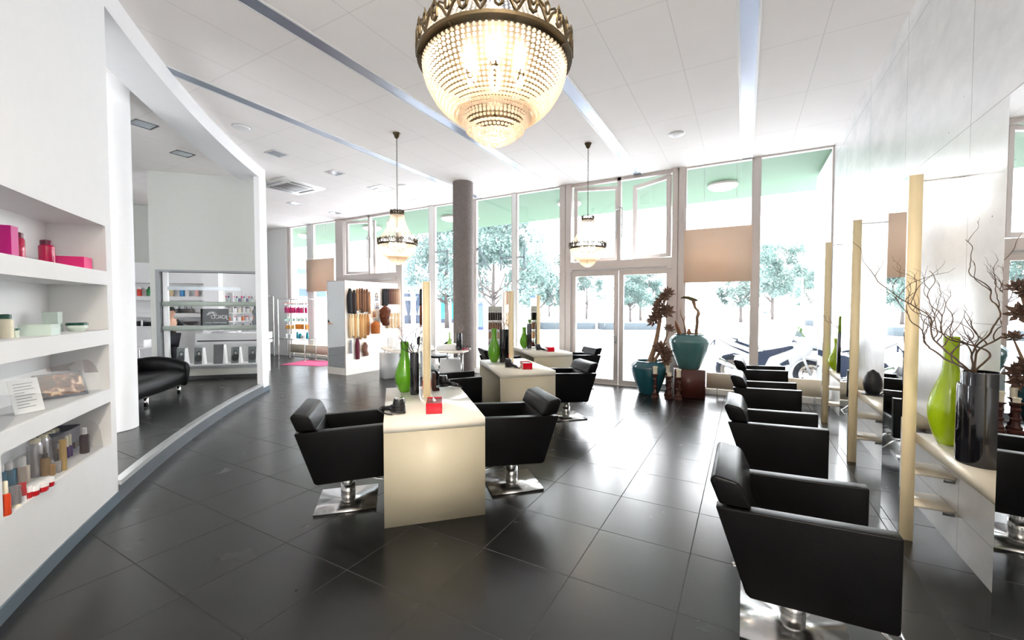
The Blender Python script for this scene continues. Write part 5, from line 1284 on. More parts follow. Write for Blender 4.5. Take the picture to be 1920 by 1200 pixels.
# person at the reception
q = dep(315, 600, 9.75)
def person(loc, rz):
    t = thing('person', 'person with black hair in a dark top bending forward behind the panel window', 'person', loc, rz)
    V = [(0, 0, .92), (0, .01, 1.08), (.03, .0, 1.24), (.07, 0, 1.36), (.10, 0, 1.44), (.13, 0, 1.50), (.145, 0, 1.57), (.15, 0, 1.65),
         (0, .1, .9), (.02, .11, .48), (0, .11, .08), (.1, .12, .03), (0, -.1, .9), (.02, -.11, .48), (0, -.11, .08), (.1, -.12, .03),
         (.05, .17, 1.37), (.20, .24, 1.17), (.42, .16, 1.16), (.05, -.17, 1.37), (.20, -.25, 1.16), (.42, -.18, 1.18)]
    E_ = [(0, 1), (1, 2), (2, 3), (3, 4), (4, 5), (5, 6), (6, 7), (0, 8), (8, 9), (9, 10), (10, 11), (0, 12), (12, 13), (13, 14), (14, 15), (3, 16), (16, 17), (17, 18), (3, 19), (19, 20), (20, 21)]
    Rr = [.15, .125, .14, .13, .06, .05, .085, .07, .095, .06, .04, .035, .095, .06, .04, .035, .06, .043, .03, .06, .043, .03]
    def skin(name, ids, grow, m, keep):
        me = bpy.data.meshes.new(name); mp = {i: k for k, i in enumerate(ids)}
        me.from_pydata([V[i] for i in ids], [(mp[a], mp[b]) for a, b in E_ if a in mp and b in mp], []); o = bpy.data.objects.new(name, me); COL.objects.link(o)
        sk = o.modifiers.new('skin', 'SKIN'); sk.use_smooth_shade = True
        for k, i in enumerate(ids): me.skin_vertices[0].data[k].radius = (Rr[i] * grow, Rr[i] * grow * (1.15 if i < 4 else 1)); me.skin_vertices[0].data[k].use_root = (i == keep)
        o.modifiers.new('sub', 'SUBSURF').render_levels = 2; o.modifiers['sub'].levels = 1
        me.materials.append(m); o.parent = t; return o
    skin('body', list(range(22)), 1.0, cm('skin', (214, 168, 142), .5), 0)
    skin('top', [0, 1, 2, 3, 16, 17, 19, 20], 1.08, cm('black_cotton', (20, 22, 24), .8), 0)
    skin('trousers', [0, 8, 9, 10, 12, 13, 14], 1.07, cm('dark_denim', (32, 34, 44), .8), 0)
    m = MB(); m.ball((.125, 0, 1.635), .105, .95, .9, .95, 3)
    for v in list(m.bm.verts):
        if v.co.x > .19 and v.co.z < 1.66: v.co.x = .19 - .02
    m.build('hair', cm('black_hair', (16, 14, 16), .4), t, ang=2)
    m = MB(); m.ball((.225, 0, 1.575), .018, 1.1, .8, 1, 1)
    m.build('nose', cm('skin', (214, 168, 142), .5), t, ang=2)
    m = MB()
    for s in (-1, 1): m.ball((.212, s * .03, 1.602), .009, sub=1)
    m.build('eyes', BLACKP, t)
    m = MB(); m.ball((.215, 0, 1.535), .013, .5, 1.6, .5, 1); m.build('mouth', cm('lips', (170, 70, 70), .4), t)
    for s in (-1, 1):
        m = MB(); w = Vector((.45, s * .17, 1.165)); m.ball(w, .032, 1.3, 1.0, .55, 2)
        for k in range(4): m.tube([w + Vector((.03, (k - 1.5) * .014, 0)), w + Vector((.06 + .006 * (k in (1, 2)), (k - 1.5) * .017, -.008)), w + Vector((.085 + .008 * (k in (1, 2)), (k - 1.5) * .017, -.028))], [.0085, .008, .006], 6)
        m.tube([w + Vector((0, -s * .022, 0)), w + Vector((.025, -s * .04, -.012)), w + Vector((.045, -s * .042, -.022))], [.01, .0085, .007], 6)
        m.build('hand', cm('skin', (214, 168, 142), .5), t, ang=2)
    return t
person((q.x, q.y, 0), YAW + radians(-20)).scale = (.925, .925, .925)
t = thing('pink_rug', 'pink rug on the floor in front of the far product rack', 'rug', (-10.75, 7.55, 0), radians(12))
RUGM = mat('pink_pile', S(236, 104, 150), .95, var=.12, scale=60, bump=.5, bscale=300)
cor = [fl(537, 683.5), fl(582, 688.5), fl(640, 679), fl(640, 668)]
m = MB(); pts = [(-.55, -.5), (.75, -.42), (.85, .55), (-.62, .55)]
m.prism(pts, .001, .010, 'z', .003); m.build('pile', RUGM, t)
# tall swatch stand
p0, p1 = Vector((-5.05, 7.98)), Vector((-4.62, 8.18)); se = p1 - p0; sl = se.length; sa = atan2(se.y, se.x)
t = thing('swatch_stand', 'grey stand of hair colour swatches right of the raw concrete column', 'display', (p0.x, p0.y, 0), sa)
MB().b2((0, 0, .05), (sl, .05, 1.62)).build('back_panel', cm('stand_grey', (206, 208, 206), .5), t, smooth=False)
MB().b2((0, -.012, 1.50), (sl, 0, 1.62)).build('header', cm('stand_head', (168, 168, 160), .5), t, smooth=False)
for z in (1.27, 1.06, .85, .63): MB().b2((0, -.06, z), (sl, 0, z + .03)).build('ledge', WPLAST, t, smooth=False)
MB().b2((-.05, -.15, 0), (sl + .05, .2, .03)).build('foot', STEEL, t, smooth=False)
rnd = random.Random(12); k = 0
for z, h, pal in ((1.30, .17, [(40, 30, 26), (190, 160, 120), (160, 124, 84), (74, 50, 38)]), (1.09, .15, [(50, 36, 30), (120, 84, 60), (90, 62, 46), (180, 150, 114)]), (.88, .15, [(60, 44, 36), (196, 176, 146), (176, 140, 104), (84, 62, 50)]), (.66, .14, [(120, 50, 40), (90, 24, 26), (150, 60, 40), (70, 20, 26)]), (.46, .14, [(30, 22, 22), (120, 40, 40), (60, 60, 110), (150, 70, 40)])):
    for i in range(9):
        x = .02 + (sl - .05) * i / 8
        if z < .5 and i in (2, 4, 6): continue
        s = MB(); s.box((x + .006, -.03, z + h / 2 + .002), (.036, .02, h), 0, .004); c = pal[(i * 7 + k) % 4]; k += 1
        s.build('swatch', hair(c), t)
# ================================================================ pots, candles and dried branches by the door
def pot(label, p, m, sc=1.0):
    t = thing('glazed_pot', label, 'pot', p)
    pr = [(.17, 0), (.18, .01), (.235, .16), (.29, .32), (.325, .46), (.318, .52), (.27, .575), (.245, .59), (.25, .605), (.235, .607), (.222, .59), (.24, .54), (.22, .4), (.001, .38)]
    MB().lathe([(r * sc, z * sc) for r, z in pr], 48).build('body', m, t, ang=1.0)
    MB().lathe([(.001, .50 * sc), (.23 * sc, .50 * sc)], 32).build('soil', cm('dark_soil', (40, 30, 24), .95), t)
    return t
LP = (-1.53, 7.99, 0); cube = (-.86, 8.13, 0)
pot('deep teal glazed pot on the floor holding the branch of wooden flowers', LP, TEALD, 1.0)
t = thing('plinth_cube', 'dark brown wooden cube carrying the upper teal pot', 'plinth', cube, radians(11)); MB().b2((-.25, -.235, 0), (.25, .235, .49), .004).build('body', mat('mahogany_veneer', S(84, 44, 36), .32, var=.25, scale=6, stretch=(1, 1, 6)), t)
pot('grey teal glazed pot standing on the brown cube', (cube[0], cube[1], .491), TEAL, 1.03)
# branch with wooden flowers
t = thing('flower_branch', 'tall dried branch with brown wooden flowers rising from the floor pot', 'branch', (LP[0], LP[1], .5))
br = [(-.02, 0, 0), (.04, -.02, .16), (.10, -.03, .34), (.14, -.02, .55), (.17, 0, .76), (.20, .01, .98), (.26, .0, 1.2), (.31, 0, 1.36)]
MB().tube(br, [.05, .05, .046, .04, .035, .03, .024, .014], 10).build('stem', DRIFT, t)
MB().tube([(.05, 0, 0), (.13, -.02, .17), (.22, -.03, .30), (.30, -.02, .55), (.33, 0, .66)], [.034, .03, .022, .016, .01], 8).build('side_stem', DRIFT, t)
PET = mat('wooden_petal', S(122, 94, 80), .75, var=.3, scale=30)
rnd = random.Random(8)
def flower(c, r, tilt):
    mb = MB(); M3_ = Matrix.Rotation(tilt[0], 4, 'X') @ Matrix.Rotation(tilt[1], 4, 'Y')
    for ring, n, el, ln in ((0, 8, .25, 1.0), (1, 7, .75, .85), (2, 5, 1.15, .6)):
        for k in range(n):
            a = 2 * pi * k / n + ring * .4; d = Vector((cos(a) * cos(el), sin(a) * cos(el), sin(el))); s = Vector((-sin(a), cos(a), 0)); u = d.cross(s)
            b = d * r * .12; mid = d * r * ln * .55 - u * r * .1; tip = d * r * ln
            P = [b, mid + s * r * .2, tip, mid - s * r * .2]; Q = [x + u * .006 for x in P]
            mb._new([M3_ @ x + Vector(c) for x in P + Q], [(0, 1, 2, 3), (7, 6, 5, 4), (0, 4, 5, 1), (1, 5, 6, 2), (2, 6, 7, 3), (3, 7, 4, 0)])
    mb.ball(c, r * .16, sub=1); mb.build('wooden_flower', PET, t, smooth=False)
for c, r, tl in (((.32, -.02, 1.36), .115, (.5, .5)), ((.20, -.04, 1.18), .13, (1.0, -.5)), ((.30, -.05, 1.02), .14, (1.1, .4)), ((.22, -.02, .98), .12, (.9, .2)), ((.09, -.05, .86), .14, (1.1, -.5)), ((.34, 0, .70), .10, (.6, .3)), ((.20, -.05, .36), .13, (1.0, .2)), ((.30, -.05, .25), .13, (.9, .6)), ((.28, -.04, .12), .12, (1.2, .5)), ((.16, -.06, 1.06), .12, (1.2, -.3)), ((.13, -.07, .92), .12, (1.3, .2)), ((.27, -.06, 1.28), .11, (.9, .1)), ((.24, -.07, .30), .12, (1.3, -.2))): flower(c, r * 1.22, tl)
# driftwood in the upper pot
t = thing('driftwood', 'driftwood pieces and dried grass standing in the upper teal pot', 'driftwood', (cube[0], cube[1], 1.01))
MB().tube([(.13, .02, 0), (.115, 0, .16), (.13, 0, .30), (.125, 0, .40), (.15, 0, .47), (.14, 0, .52), (.09, 0, .58), (.07, 0, .66), (.06, 0, .70)], [.03, .028, .026, .028, .032, .024, .024, .03, .036], 10).build('knotted_stick', DRIFT, t)
MB().tube([(.13, .01, .705), (.05, 0, .725), (-.03, 0, .755), (-.10, 0, .765), (-.15, 0, .75)], [.018, .034, .032, .022, .008], 8).build('top_branch', mat('mossy_driftwood', S(96, 88, 56), .85, var=.3, scale=30), t)
MB().tube([(-.06, 0, 0), (-.07, 0, .2), (-.1, 0, .34), (-.15, .0, .45), (-.16, 0, .56)], [.018, .016, .012, .008, .003], 8).build('forked_stick', DRIFT, t)
MB().tube([(-.1, 0, .34), (-.06, 0, .44), (-.01, .0, .5)], [.01, .006, .002], 6).build('fork', DRIFT, t)
MB().tube([(-.14, 0, 0), (-.17, .0, .12), (-.22, .01, .26), (-.24, 0, .34)], [.045, .04, .028, .006], 8).build('bark_piece', mat('red_driftwood', S(140, 92, 62), .8, var=.3, scale=30), t)
MB().tube([(-.01, 0, 0), (0, 0, .1), (-.01, 0, .2)], [.05, .04, .02], 8).build('stump', mat('red_driftwood', S(140, 92, 62), .8, var=.3, scale=30), t)
m = MB()
for k in range(34):
    a = rnd.uniform(0, 2 * pi); e = rnd.uniform(.3, 1.3); l = rnd.uniform(.15, .3); d = Vector((cos(a) * cos(e), sin(a) * cos(e), sin(e))); m.tube([Vector((.02, 0, .06)), Vector((.02, 0, .06)) + d * l * .6, Vector((.02, 0, .08)) + d * l], [.004, .003, .001], 4)
m.build('dried_grass', PET, t)
def candle(label, x, y, h, ch_, sc=1.0):
    t = thing('candle_holder', label, 'candle holder', (x, y, 0), 0, 'turned wooden candle holders'); s = sc
    MB().lathe([(.062 * s, 0), (.062 * s, .03), (.045 * s, .045), (.05 * s, .07), (.03 * s, .10), (.026 * s, h * .38), (.042 * s, h * .42), (.042 * s, h * .47), (.026 * s, h * .5), (.024 * s, h * .7), (.038 * s, h * .74), (.036 * s, h * .79), (.024 * s, h * .83), (.03 * s, h * .92), (.055 * s, h * .96), (.055 * s, h)], 24).build('turned_stem', WOODD, t)
    c = thing('pillar_candle', 'cream pillar candle on ' + label.replace('turned wooden candle holder', 'the holder'), 'candle', (x, y, h), 0, 'cream pillar candles')
    mb = MB(); mb.lathe([(.036, 0), (.036, ch_ * .85), (.04, ch_ * .93), (.036, ch_), (.028, ch_ * .96), (.001, ch_ * .93)], 20)
    for k in range(7): a = k * .9; mb.tube([(.036 * cos(a), .036 * sin(a), ch_ * .95), (.039 * cos(a), .039 * sin(a), ch_ * (.8 - .08 * (k % 3)))], [.008, .005], 6)
    mb.build('wax', WAX, c); MB().cyl((0, 0, ch_ * .92), (0, 0, ch_ * 1.05), .002, 5).build('wick', BLACKP, c)
candle('turned wooden candle holder left in the group before the floor pot', -1.36, 7.66, .42, .13)
candle('turned wooden candle holder stout, front middle of the group', -1.13, 7.70, .39, .06, 1.25)
candle('turned wooden candle holder at the back between pot and cube', -1.19, 7.93, .42, .13)
candle('turned wooden candle holder standing against the front of the brown cube', -.97, 7.66, .39, .14)

# ================================================================ outside
PAV = mat('pale_paving', (.5, .51, .53, 1), .9, var=.04, scale=.6)
st(MB().b2((-75, YF + .1, -.14), (45, 120, -.03)).build('ground_outside', PAV, smooth=False))
SOF = mat('pale_green_soffit', S(70, 102, 75), .7, var=.03, scale=1.5, stretch=(.2, 6, 1))
st(MB().b2((-22, YF + .06, 4.28), (8, 11.85, 4.6)).build('canopy_outside', SOF, smooth=False))
LG = mat('lamp_glass', (.88, .88, .9, 1), .25, var=.01)
for k, (x, y, l) in enumerate(((-.45, 10.25, 'above the hung beige board by the motorbike'), (-3.95, 10.12, 'left of the double door'), (-7.65, 10.05, 'beside the raw concrete column'), (-10.9, 10.0, 'behind the far door'), (-14.2, 9.9, 'outside the far windows'))):
    t = thing('canopy_lamp', 'round white lamp under the green canopy, ' + l, 'lamp', (x, y, 4.28), 0, 'round canopy lamps')
    MB().lathe([(.001, -.13), (.12, -.13), (.2, -.118), (.27, -.085), (.285, -.06)], 40).build('shade', LG, t, ang=1)
    MB().lathe([(.29, -.065), (.30, -.05), (.28, 0)], 40).build('rim', ALU, t)
# trees: trunk plus leaf crown
TRK = mat('tree_bark', S(70, 64, 62), .9, var=.25, scale=8, bump=.4, bscale=20)
LEAFM = bpy.data.materials.new('tree_leaf'); LEAFM.use_nodes = True
_nt = LEAFM.node_tree; _p = _nt.nodes['Principled BSDF']; _o = _nt.nodes['Material Output']
_tc = _nt.nodes.new('ShaderNodeTexCoord'); _nz = _nt.nodes.new('ShaderNodeTexNoise'); _nz.inputs['Scale'].default_value = 1.6; _nt.links.new(_tc.outputs['Object'], _nz.inputs['Vector'])
_r = _nt.nodes.new('ShaderNodeValToRGB'); _r.color_ramp.elements[0].color = (.06, .112, .102, 1); _r.color_ramp.elements[1].color = (.125, .18, .163, 1); _nt.links.new(_nz.outputs['Fac'], _r.inputs[0])
_nt.links.new(_r.outputs[0], _p.inputs['Base Color']); _p.inputs['Roughness'].default_value = .6
_t = _nt.nodes.new('ShaderNodeBsdfTranslucent'); _nt.links.new(_r.outputs[0], _t.inputs[0]); _x = _nt.nodes.new('ShaderNodeMixShader'); _x.inputs[0].default_value = .35
_nt.links.new(_p.outputs[0], _x.inputs[1]); _nt.links.new(_t.outputs[0], _x.inputs[2]); _nt.links.new(_x.outputs[0], _o.inputs[0])
def make_tree(seed, h, cr, trunk_h, n=11000, twin=False):
    rnd = random.Random(seed); t = thing('street_tree', 'x', 'tree')
    m = MB(); base = [(0, 0, 0), (.05, .02, trunk_h * .5), (-.03, .05, trunk_h), (.05, 0, h * .7)]
    m.tube(base, [.17, .14, .12, .05], 10)
    for k in range(8):
        a = 2 * pi * k / 8 + rnd.uniform(-.3, .3); z0 = trunk_h * rnd.uniform(.75, 1.2); rr = cr * rnd.uniform(.5, .85)
        m.tube([(0, 0, z0), (rr * .4 * cos(a), rr * .4 * sin(a), z0 + .6), (rr * cos(a), rr * sin(a), z0 + rnd.uniform(1.0, h - trunk_h))], [.07, .05, .015], 6)
    m.build('trunk', TRK, t)
    cl = []
    for k in range(46):
        a = rnd.uniform(0, 2 * pi); f = rnd.random(); r = cr * sqrt(rnd.random()) * (1.0 - .55 * abs(f - .35)); z = trunk_h * .95 + (h - trunk_h) * f
        cl.append((Vector((r * cos(a), r * sin(a), z)), cr * rnd.uniform(.16, .30)))
    mb = MB()
    for i in range(n):
        c, r = rnd.choice(cl); v = Vector((rnd.gauss(0, 1), rnd.gauss(0, 1), rnd.gauss(0, .75))).normalized() * r * rnd.random() ** .4; p = c + v
        d = Vector((rnd.uniform(-1, 1), rnd.uniform(-1, 1), rnd.uniform(-1, 1))).normalized(); e = d.orthogonal().normalized(); s = rnd.uniform(.08, .15)
        mb.quad(p - d * s, p + e * s * .5, p + d * s, p - e * s * .5)
    mb.build('crown', LEAFM, t, smooth=False)
    return t
T1 = make_tree(1, 7.6, 3.3, 2.1); T2 = make_tree(2, 6.4, 2.7, 1.9); T3 = make_tree(3, 5.6, 2.2, 1.9, 9000)
def put(tr, px, d, label, first=False, rz=0.0, sc=1.0):
    q = dep(px, 590, d); o = tr if first else copy_tree(tr)
    o.location = (q.x, q.y, -.03); o.rotation_euler = (0, 0, rz); o['label'] = label; o['group'] = 'trees on the square'; o.scale = (sc, sc, sc); return o
put(T1, 925, 26, 'large tree outside to the right of the raw concrete column', True, .3, 1.02)
put(T1, 838, 32, 'large tree outside mostly behind the raw concrete column', False, 2.1, 1.15)
put(T2, 1010, 34, 'bushy tree outside behind the middle desk mirrors', True, .8, 1.0)
put(T2, 1182, 43, 'tree with a slim trunk outside in the left half of the right door leaf', False, 1.9, .85)
put(T2, 1201, 50, 'tree with a forked trunk outside in the right half of the double door', False, 3.3, 1.05)
put(T1, 1100, 56, 'tree outside behind the left leaf of the double door', False, 4.0, .95)
put(T3, 1389, 44, 'round young tree outside left of the white pillar', True, 1.0, 1.05)
put(T2, 1447, 54, 'tall pale tree outside behind the white pillar', False, 5.0, 1.5)
put(T3, 1030, 70, 'distant tree outside left of the double door frame', False, 3.0, 1.1)
put(T1, 1530, 64, 'distant tree outside behind the far wall mirrors', False, 2.6, 1.0)
# tall thin birches behind the pillar
for k, px in enumerate((1470, 1486, 1502)):
    q = dep(px, 590, 55 + 3 * k); t = thing('birch_trunk', 'slender pale trunk outside right of the white pillar, %s of three' % ('left', 'middle', 'right')[k], 'tree', (q.x, q.y, -.03), 0, 'slender pale trunks')
    MB().tube([(0, 0, 0), (.1, 0, 4), (0, .1, 9)], [.16, .13, .06], 8).build('trunk', mat('birch_bark', (.6, .6, .58, 1), .8, var=.15), t)
# round concrete seats
CB = mat('concrete_bench', S(56, 64, 69), .9, var=.06, scale=3)
def bench(px, d, L, label, rz=0.0):
    q = dep(px, 605, d); t = thing('concrete_bench', label, 'bench', (q.x, q.y, -.03), YAW + rz, 'long concrete seats on the square')
    MB().prism([(-L / 2, -.5), (-L / 2 + .4, -.9), (L / 2 - .4, -.9), (L / 2, -.5), (L / 2, .5), (L / 2 - .4, .9), (-L / 2 + .4, .9), (-L / 2, .5)], 0, .5, 'z', .06).build('body', CB, t)
bench(1178, 30.5, 4.3, 'long pale concrete seat outside behind the double door')
bench(1060, 31, 4.3, 'long pale concrete seat outside left of the double door')
bench(1560, 36, 4.0, 'long pale concrete seat outside behind the wall mirrors')
q = dep(1436, 600, 24)
t = thing('advertising_pillar', 'white round pillar with a dark cap outside behind the motorbike', 'pillar', (q.x, q.y, -.03), YAW)
MB().lathe([(.24, .1), (.24, 1.25)], 28).build('shaft', WPLAST, t); MB().lathe([(.3, 0), (.3, .1), (.24, .1)], 28).build('base', cm('pillar_base', (120, 140, 160), .6), t)
MB().lathe([(.13, 1.25), (.13, 1.38), (.001, 1.39)], 24).build('cap', cm('pillar_cap', (50, 60, 80), .5), t)
# buildings on the left
BW = mat('white_render', (.82, .83, .85, 1), .85, var=.03); BG = mat('blue_window', S(84, 104, 122), .2, var=.2, scale=1.5); BDK = mat('shop_shade', S(44, 56, 74), .6, var=.2)
def building(name, label, pa_, pb_, H_, deep):
    a, b = Vector(pa_[:2]), Vector(pb_[:2]); e = b - a; t = thing(name, label, 'building', (a.x, a.y, -.03), atan2(e.y, e.x))
    MB().b2((0, 0, 0), (e.length, deep, H_)).build('walls', BW, t, smooth=False)
    return t, a, e.normalized(), e.length
ba, bb = dep(520, 590, 25), dep(742, 590, 38)
t, o_, e_, L_ = building('apartment_building', 'white apartment building with ribbon windows and balconies at the far left', ba, bb, 13, 9)
def bpos(o_, e_, px, py):
    r = ray(px, py); nx, ny = -e_.y, e_.x; k = (nx * o_.x + ny * o_.y) / (nx * r[0] + ny * r[1]); return ((k * r[0] - o_.x) * e_.x + (k * r[1] - o_.y) * e_.y, EYE + k * r[2])
for x0, y0, x1, y1 in ((652, 452, 692, 461), (652, 481, 700, 493), (556, 502, 590, 516), (560, 540, 610, 556), (715, 478, 740, 490), (553, 452, 600, 458)):
    (u0, z1), (u1, z0) = bpos(o_, e_, x0, y0), bpos(o_, e_, x1, y1)
    w_ = MB().b2((u0, -.05, z0), (u1, .05, z1)).build('window', BG, t, smooth=False)
    m = MB(); n = max(2, int((u1 - u0) / 1.4))
    for i in range(1, n): x = u0 + (u1 - u0) * i / n; m.b2((x - .05, -.08, z0), (x + .05, -.05, z1))
    m.build('mullions', BW, w_, smooth=False)
    MB().b2((u0 - .2, -.9, z0 - .55), (u1 + .3, -.05, z0 - .12)).build('balcony', BW, t, smooth=False)
b0, b1 = dep(735, 590, 40), dep(905, 590, 44)
t, o_, e_, L_ = building('shop_building', 'white building with small windows over a shaded shop arcade behind the display wall', b0, b1, 14, 8)
for px in (771, 802, 832):
    for y0, y1 in ((492, 508), (519, 536), (462, 478)):
        (u0, z1), (u1, z0) = bpos(o_, e_, px - 8, y0), bpos(o_, e_, px + 7, y1)
        w_ = MB().b2((u0, -.04, z0), (u1, .04, z1)).build('window', BG, t, smooth=False)
        MB().b2(((u0 + u1) / 2 - .04, -.07, z0), ((u0 + u1) / 2 + .04, -.04, z1)).build('mullion', BW, w_, smooth=False)
(u0, zt), (u1, _) = bpos(o_, e_, 738, 549), bpos(o_, e_, 872, 552)
MB().b2((u0, -.06, 0), (u1, .3, zt)).build('arcade', BDK, t, smooth=False)
for k in range(6): x = u0 + (u1 - u0) * (k + .5) / 6; MB().b2((x - .2, -.4, 0), (x + .2, -.07, zt)).build('arcade_pier', BW, t, smooth=False)
for k in range(3): x = u0 + (u1 - u0) * (k * 2 + 1.3) / 6; MB().b2((x - .6, -.1, zt - .7), (x + .6, -.07, zt - .35)).build('shop_sign', cm('sage_sign', (140, 180, 170), .5), t, smooth=False)
for k, (px, l) in enumerate(((757, 'left'), (775, 'middle'), (790, 'right'))):
    q = dep(px, 592, 34); t = thing('closed_parasol', 'closed white parasol before the shop arcade, %s of three' % l, 'parasol', (q.x, q.y, -.03), 0, 'closed parasols by the arcade')
    MB().cyl((0, 0, 0), (0, 0, 2.6), .03, 8).build('pole', ALU, t); MB().lathe([(.001, 2.55), (.07, 2.3), (.16, 1.6), (.28, 1.0), (.05, .9)], 14).build('canopy', WPLAST, t)
for k, (px, l) in enumerate(((826, 'left'), (846, 'right'))):
    q = dep(px, 592, 36); t = thing('street_banner', 'turquoise banner flag before the arcade, %s of two by the concrete column' % l, 'flag', (q.x, q.y, -.03), YAW, 'turquoise banner flags')
    MB().cyl((0, 0, 0), (0, 0, 2.6), .03, 8).build('pole', ALU, t); MB().b2((.02, -.01, .6), (.45, .01, 2.55)).build('cloth', cm('turquoise_cloth', (60, 180, 190), .7), t, smooth=False)
q = dep(897, 585, 30); t = thing('street_cabinet', 'dark blue cabinet outside right of the raw concrete column', 'cabinet', (q.x, q.y, -.03), YAW); MB().b2((-.3, -.3, 0), (.35, .3, 1.9), .02).build('body', cm('cabinet_blue', (70, 84, 120), .5), t); MB().b2((-.26, -.31, .2), (.31, -.3, 1.7)).build('door', cm('cabinet_blue2', (80, 96, 132), .5), t, smooth=False)

# ---------------------------------------------------------------- motorbike
def motorbike():
    # local x forward (rear axle at 0), z up, y = width
    t = thing('motorbike', 'white sports motorbike parked outside the window behind the salon chairs', 'motorbike', (-.22, 10.05, -.03), radians(-3))
    FW = mat('fairing_white', (.78, .80, .84, 1), .2, var=.03, coat=.4); DKB = mat('bike_dark', S(52, 66, 92), .45, var=.2); TY = mat('tyre', S(44, 52, 66), .75, var=.15)
    for x, nm in ((0, 'rear_wheel'), (1.38, 'front_wheel')):
        m = MB(); R_ = .31 if x == 0 else .30; wd = .09 if x == 0 else .06
        pr = []
        for k in range(13): a = -pi / 2 + pi * k / 12; pr.append((R_ - wd * .6 + wd * .6 * cos(a), wd * sin(a)))
        pr += [(R_ - .10, wd * .8), (R_ - .10, -wd * .8), pr[0]]
        m.lathe(pr, 40, mtx=Matrix.Translation((x, 0, .30)) @ Matrix.Rotation(pi / 2, 4, 'X')); w_ = m.build(nm, TY, t)
        m = MB(); m.lathe([(R_ - .10, -.03), (R_ - .10, .03), (R_ - .13, .03), (R_ - .13, -.03), (R_ - .10, -.03)], 36, mtx=Matrix.Translation((x, 0, .30)) @ Matrix.Rotation(pi / 2, 4, 'X')); m.lathe([(.05, -.05), (.05, .05)], 16, mtx=Matrix.Translation((x, 0, .30)) @ Matrix.Rotation(pi / 2, 4, 'X'))
        for k in range(5): a = 2 * pi * k / 5; m.tube([(x, 0, .30), (x + (R_ - .12) * cos(a), 0, .30 + (R_ - .12) * sin(a))], .018, 6)
        m.build('rim', CHROME if x else ALU, w_)
        MB().lathe([(.13, -.004), (.13, .004), (.07, .004), (.07, -.004), (.13, -.004)], 28, mtx=Matrix.Translation((x, -.07, .30)) @ Matrix.Rotation(pi / 2, 4, 'X')).build('brake_disc', CHROME, w_)
    MB().prism([(-.32, .97), (-.30, 1.0), (-.1, .95), (.2, .84), (.42, .78), (.40, .72), (.2, .74), (-.05, .82)], -.11, .11, 'y', .03).build('tail_fairing', FW, t)
    MB().prism([(-.34, .98), (-.02, .80), (.30, .66), (.42, .66), (.2, .73), (-.05, .83), (-.3, .965)], -.115, .115, 'y', .01).build('under_tail', DKB, t)
    MB().prism([(.05, .905), (.10, .93), (.30, .86), (.52, .79), (.50, .76), (.3, .80)], -.12, .12, 'y', .02).build('seat', DKB, t)
    MB().prism([(-.10, 1.0), (.12, .965), (.13, .91), (.10, .93)], -.10, .10, 'y', .01).build('rear_seat', DKB, t)
    MB().prism([(.45, .80), (.55, .93), (.78, .97), (.98, .93), (1.06, .83), (.9, .76), (.6, .73)], -.14, .14, 'y', .05, 3).build('tank', FW, t)
    MB().prism([(.40, .70), (.55, .72), (.80, .80), (1.08, .88), (1.10, .80), (.9, .70), (.66, .52), (.60, .36), (.42, .34), (.38, .5)], -.15, .15, 'y', .03).build('frame', DKB, t)
    MB().prism([(.68, .62), (1.02, .78), (1.22, .90), (1.42, .84), (1.36, .70), (1.22, .62), (1.08, .46), (.96, .22), (.62, .20), (.56, .32)], -.19, .19, 'y', .05, 3).build('side_fairing', FW, t)
    MB().prism([(.86, .50), (1.0, .60), (1.03, .50), (.9, .46)], -.196, .196, 'y', .004).build('vent', DKB, t)
    MB().prism([(1.10, .92), (1.16, 1.04), (1.24, 1.06), (1.42, .90), (1.50, .80), (1.40, .76), (1.24, .84)], -.15, .15, 'y', .05, 3).build('nose_fairing', FW, t)
    MB().prism([(1.10, 1.05), (1.14, 1.18), (1.22, 1.14), (1.40, .92), (1.28, 1.04)], -.11, .11, 'y', .02).build('windscreen', mat('smoked_screen', S(150, 170, 175), .1), t)
    MB().prism([(1.32, .86), (1.46, .82), (1.48, .79), (1.38, .80)], -.155, .155, 'y', .005).build('headlight', DKB, t)
    for s in (-1, 1):
        MB().tube([(1.16, s * .10, .86), (1.38, s * .10, .30)], [.028, .026], 10).build('fork', CHROME, t)
        MB().tube([(1.12, s * .1, .95), (1.06, s * .32, .96)], .017, 8).build('handlebar', DKB, t)
        m = MB(); m.tube([(1.26, s * .16, 1.05), (1.20, s * .3, 1.15)], .012, 6); m.ball((1.19, s * .32, 1.19), .07, .5, 1.1, .7, 2); m.build('wing_mirror', cm('mirror_green', (110, 150, 90), .2), t)
        MB().tube([(.02, s * .1, .30), (.45, s * .1, .38)], .03, 8).build('swing_arm', DKB, t)
    MB().prism([(1.12, .58), (1.3, .64), (1.52, .60), (1.66, .46), (1.62, .44), (1.5, .56), (1.3, .6), (1.14, .54)], -.07, .07, 'y', .01).build('front_mudguard', FW, t)
    MB().prism([(-.3, .42), (-.16, .60), (.05, .66), (.2, .62), (.04, .62), (-.14, .55), (-.26, .40)], -.08, .08, 'y', .008).build('rear_mudguard', DKB, t)
    MB().tube([(.62, -.12, .26), (.3, -.15, .26), (-.05, -.18, .42), (-.24, -.19, .52)], [.03, .035, .06, .06], 12).build('exhaust', STEEL, t)
    MB().prism([(.42, .3), (.92, .26), (.98, .56), (.6, .62), (.42, .56)], -.13, .13, 'y', .03).build('engine', DKB, t)
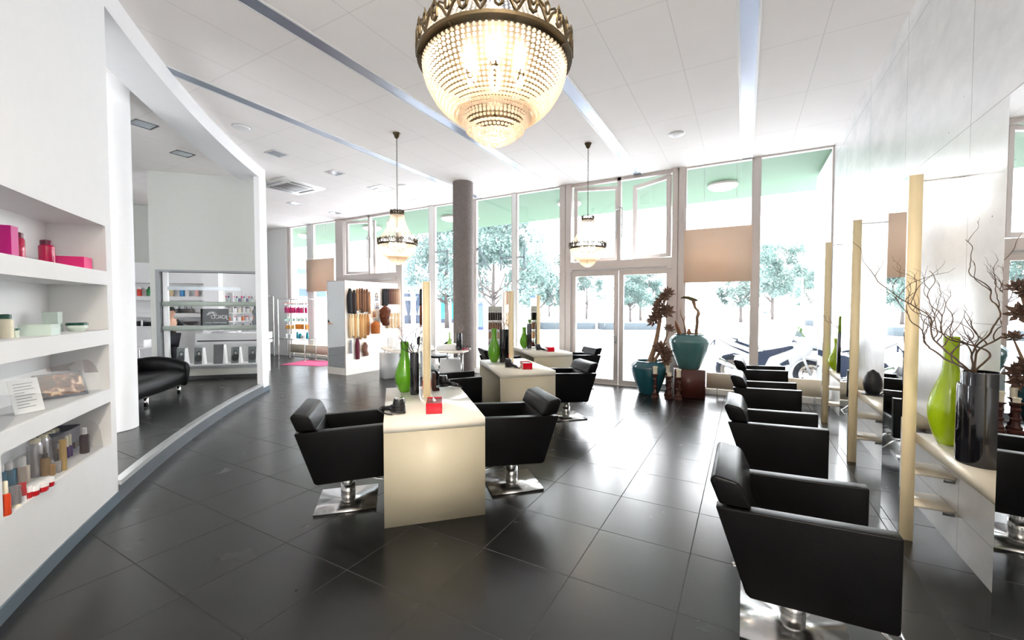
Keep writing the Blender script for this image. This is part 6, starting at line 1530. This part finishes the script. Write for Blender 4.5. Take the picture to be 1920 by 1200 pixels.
    m = MB(); m.b2((-.35, -.006, .80), (-.32, .006, .92)); m.tube([(-.32, 0, .93), (-.42, 0, .80)], .012, 6); m.box((-.42, 0, .77), (.01, .18, .11)); m.build('plate_holder', DKB, t, smooth=False)
    MB().tube([(.5, -.12, .3), (.4, -.3, -.0)], .012, 6).build('kick_stand', DKB, t)
    return t
motorbike()
# ================================================================ light
wd = bpy.data.worlds.new('sky'); SC.world = wd; wd.use_nodes = True
N = wd.node_tree.nodes; L = wd.node_tree.links
bg = N['Background']; SKY_S = 3.4
tc = N.new('ShaderNodeTexCoord'); nz = N.new('ShaderNodeTexNoise'); nz.inputs['Scale'].default_value = 2.0; L.new(tc.outputs['Generated'], nz.inputs['Vector'])
cr = N.new('ShaderNodeValToRGB'); cr.color_ramp.elements[0].color = (.90, .94, 1, 1); cr.color_ramp.elements[1].color = (.97, .99, 1, 1); L.new(nz.outputs['Fac'], cr.inputs[0])
L.new(cr.outputs[0], bg.inputs[0]); bg.inputs[1].default_value = SKY_S
for lx, ly in ((.6, -.7), (-2.5, -.9)):  # warm fill spots added out of view to brighten desk ends and mirror posts
    sp = bpy.data.lights.new('downlight_and_fill_lamp', 'SPOT'); sp.energy = 200 if lx > 0 else 60; sp.color = (1, .9, .76); sp.spot_size = 2.7; sp.spot_blend = .7; sp.shadow_soft_size = .1
    o = bpy.data.objects.new('downlight_and_fill_lamp', sp); o.location = (lx, ly, 4.16); COL.objects.link(o)
sp = bpy.data.lights.new('downlight_and_fill_lamp', 'SPOT'); sp.energy = 40; sp.color = (1, .8, .58); sp.spot_size = 1.6; sp.spot_blend = .6; sp.shadow_soft_size = .05
o = bpy.data.objects.new('downlight_and_fill_lamp', sp); o.location = (-6.9, 6.68, 4.15); COL.objects.link(o)
sc_view = SC.view_settings
SC.display_settings.display_device = 'sRGB'
sc_view.view_transform = 'Standard'; sc_view.look = 'None'; sc_view.gamma = 1; sc_view.exposure = 2.42; sc_view.use_curve_mapping = False
SC.cycles.use_denoising = True
SC.cycles.max_bounces = 10; SC.cycles.diffuse_bounces = 5; SC.cycles.glossy_bounces = 5; SC.cycles.transparent_max_bounces = 16
SC.cycles.sample_clamp_indirect = 8
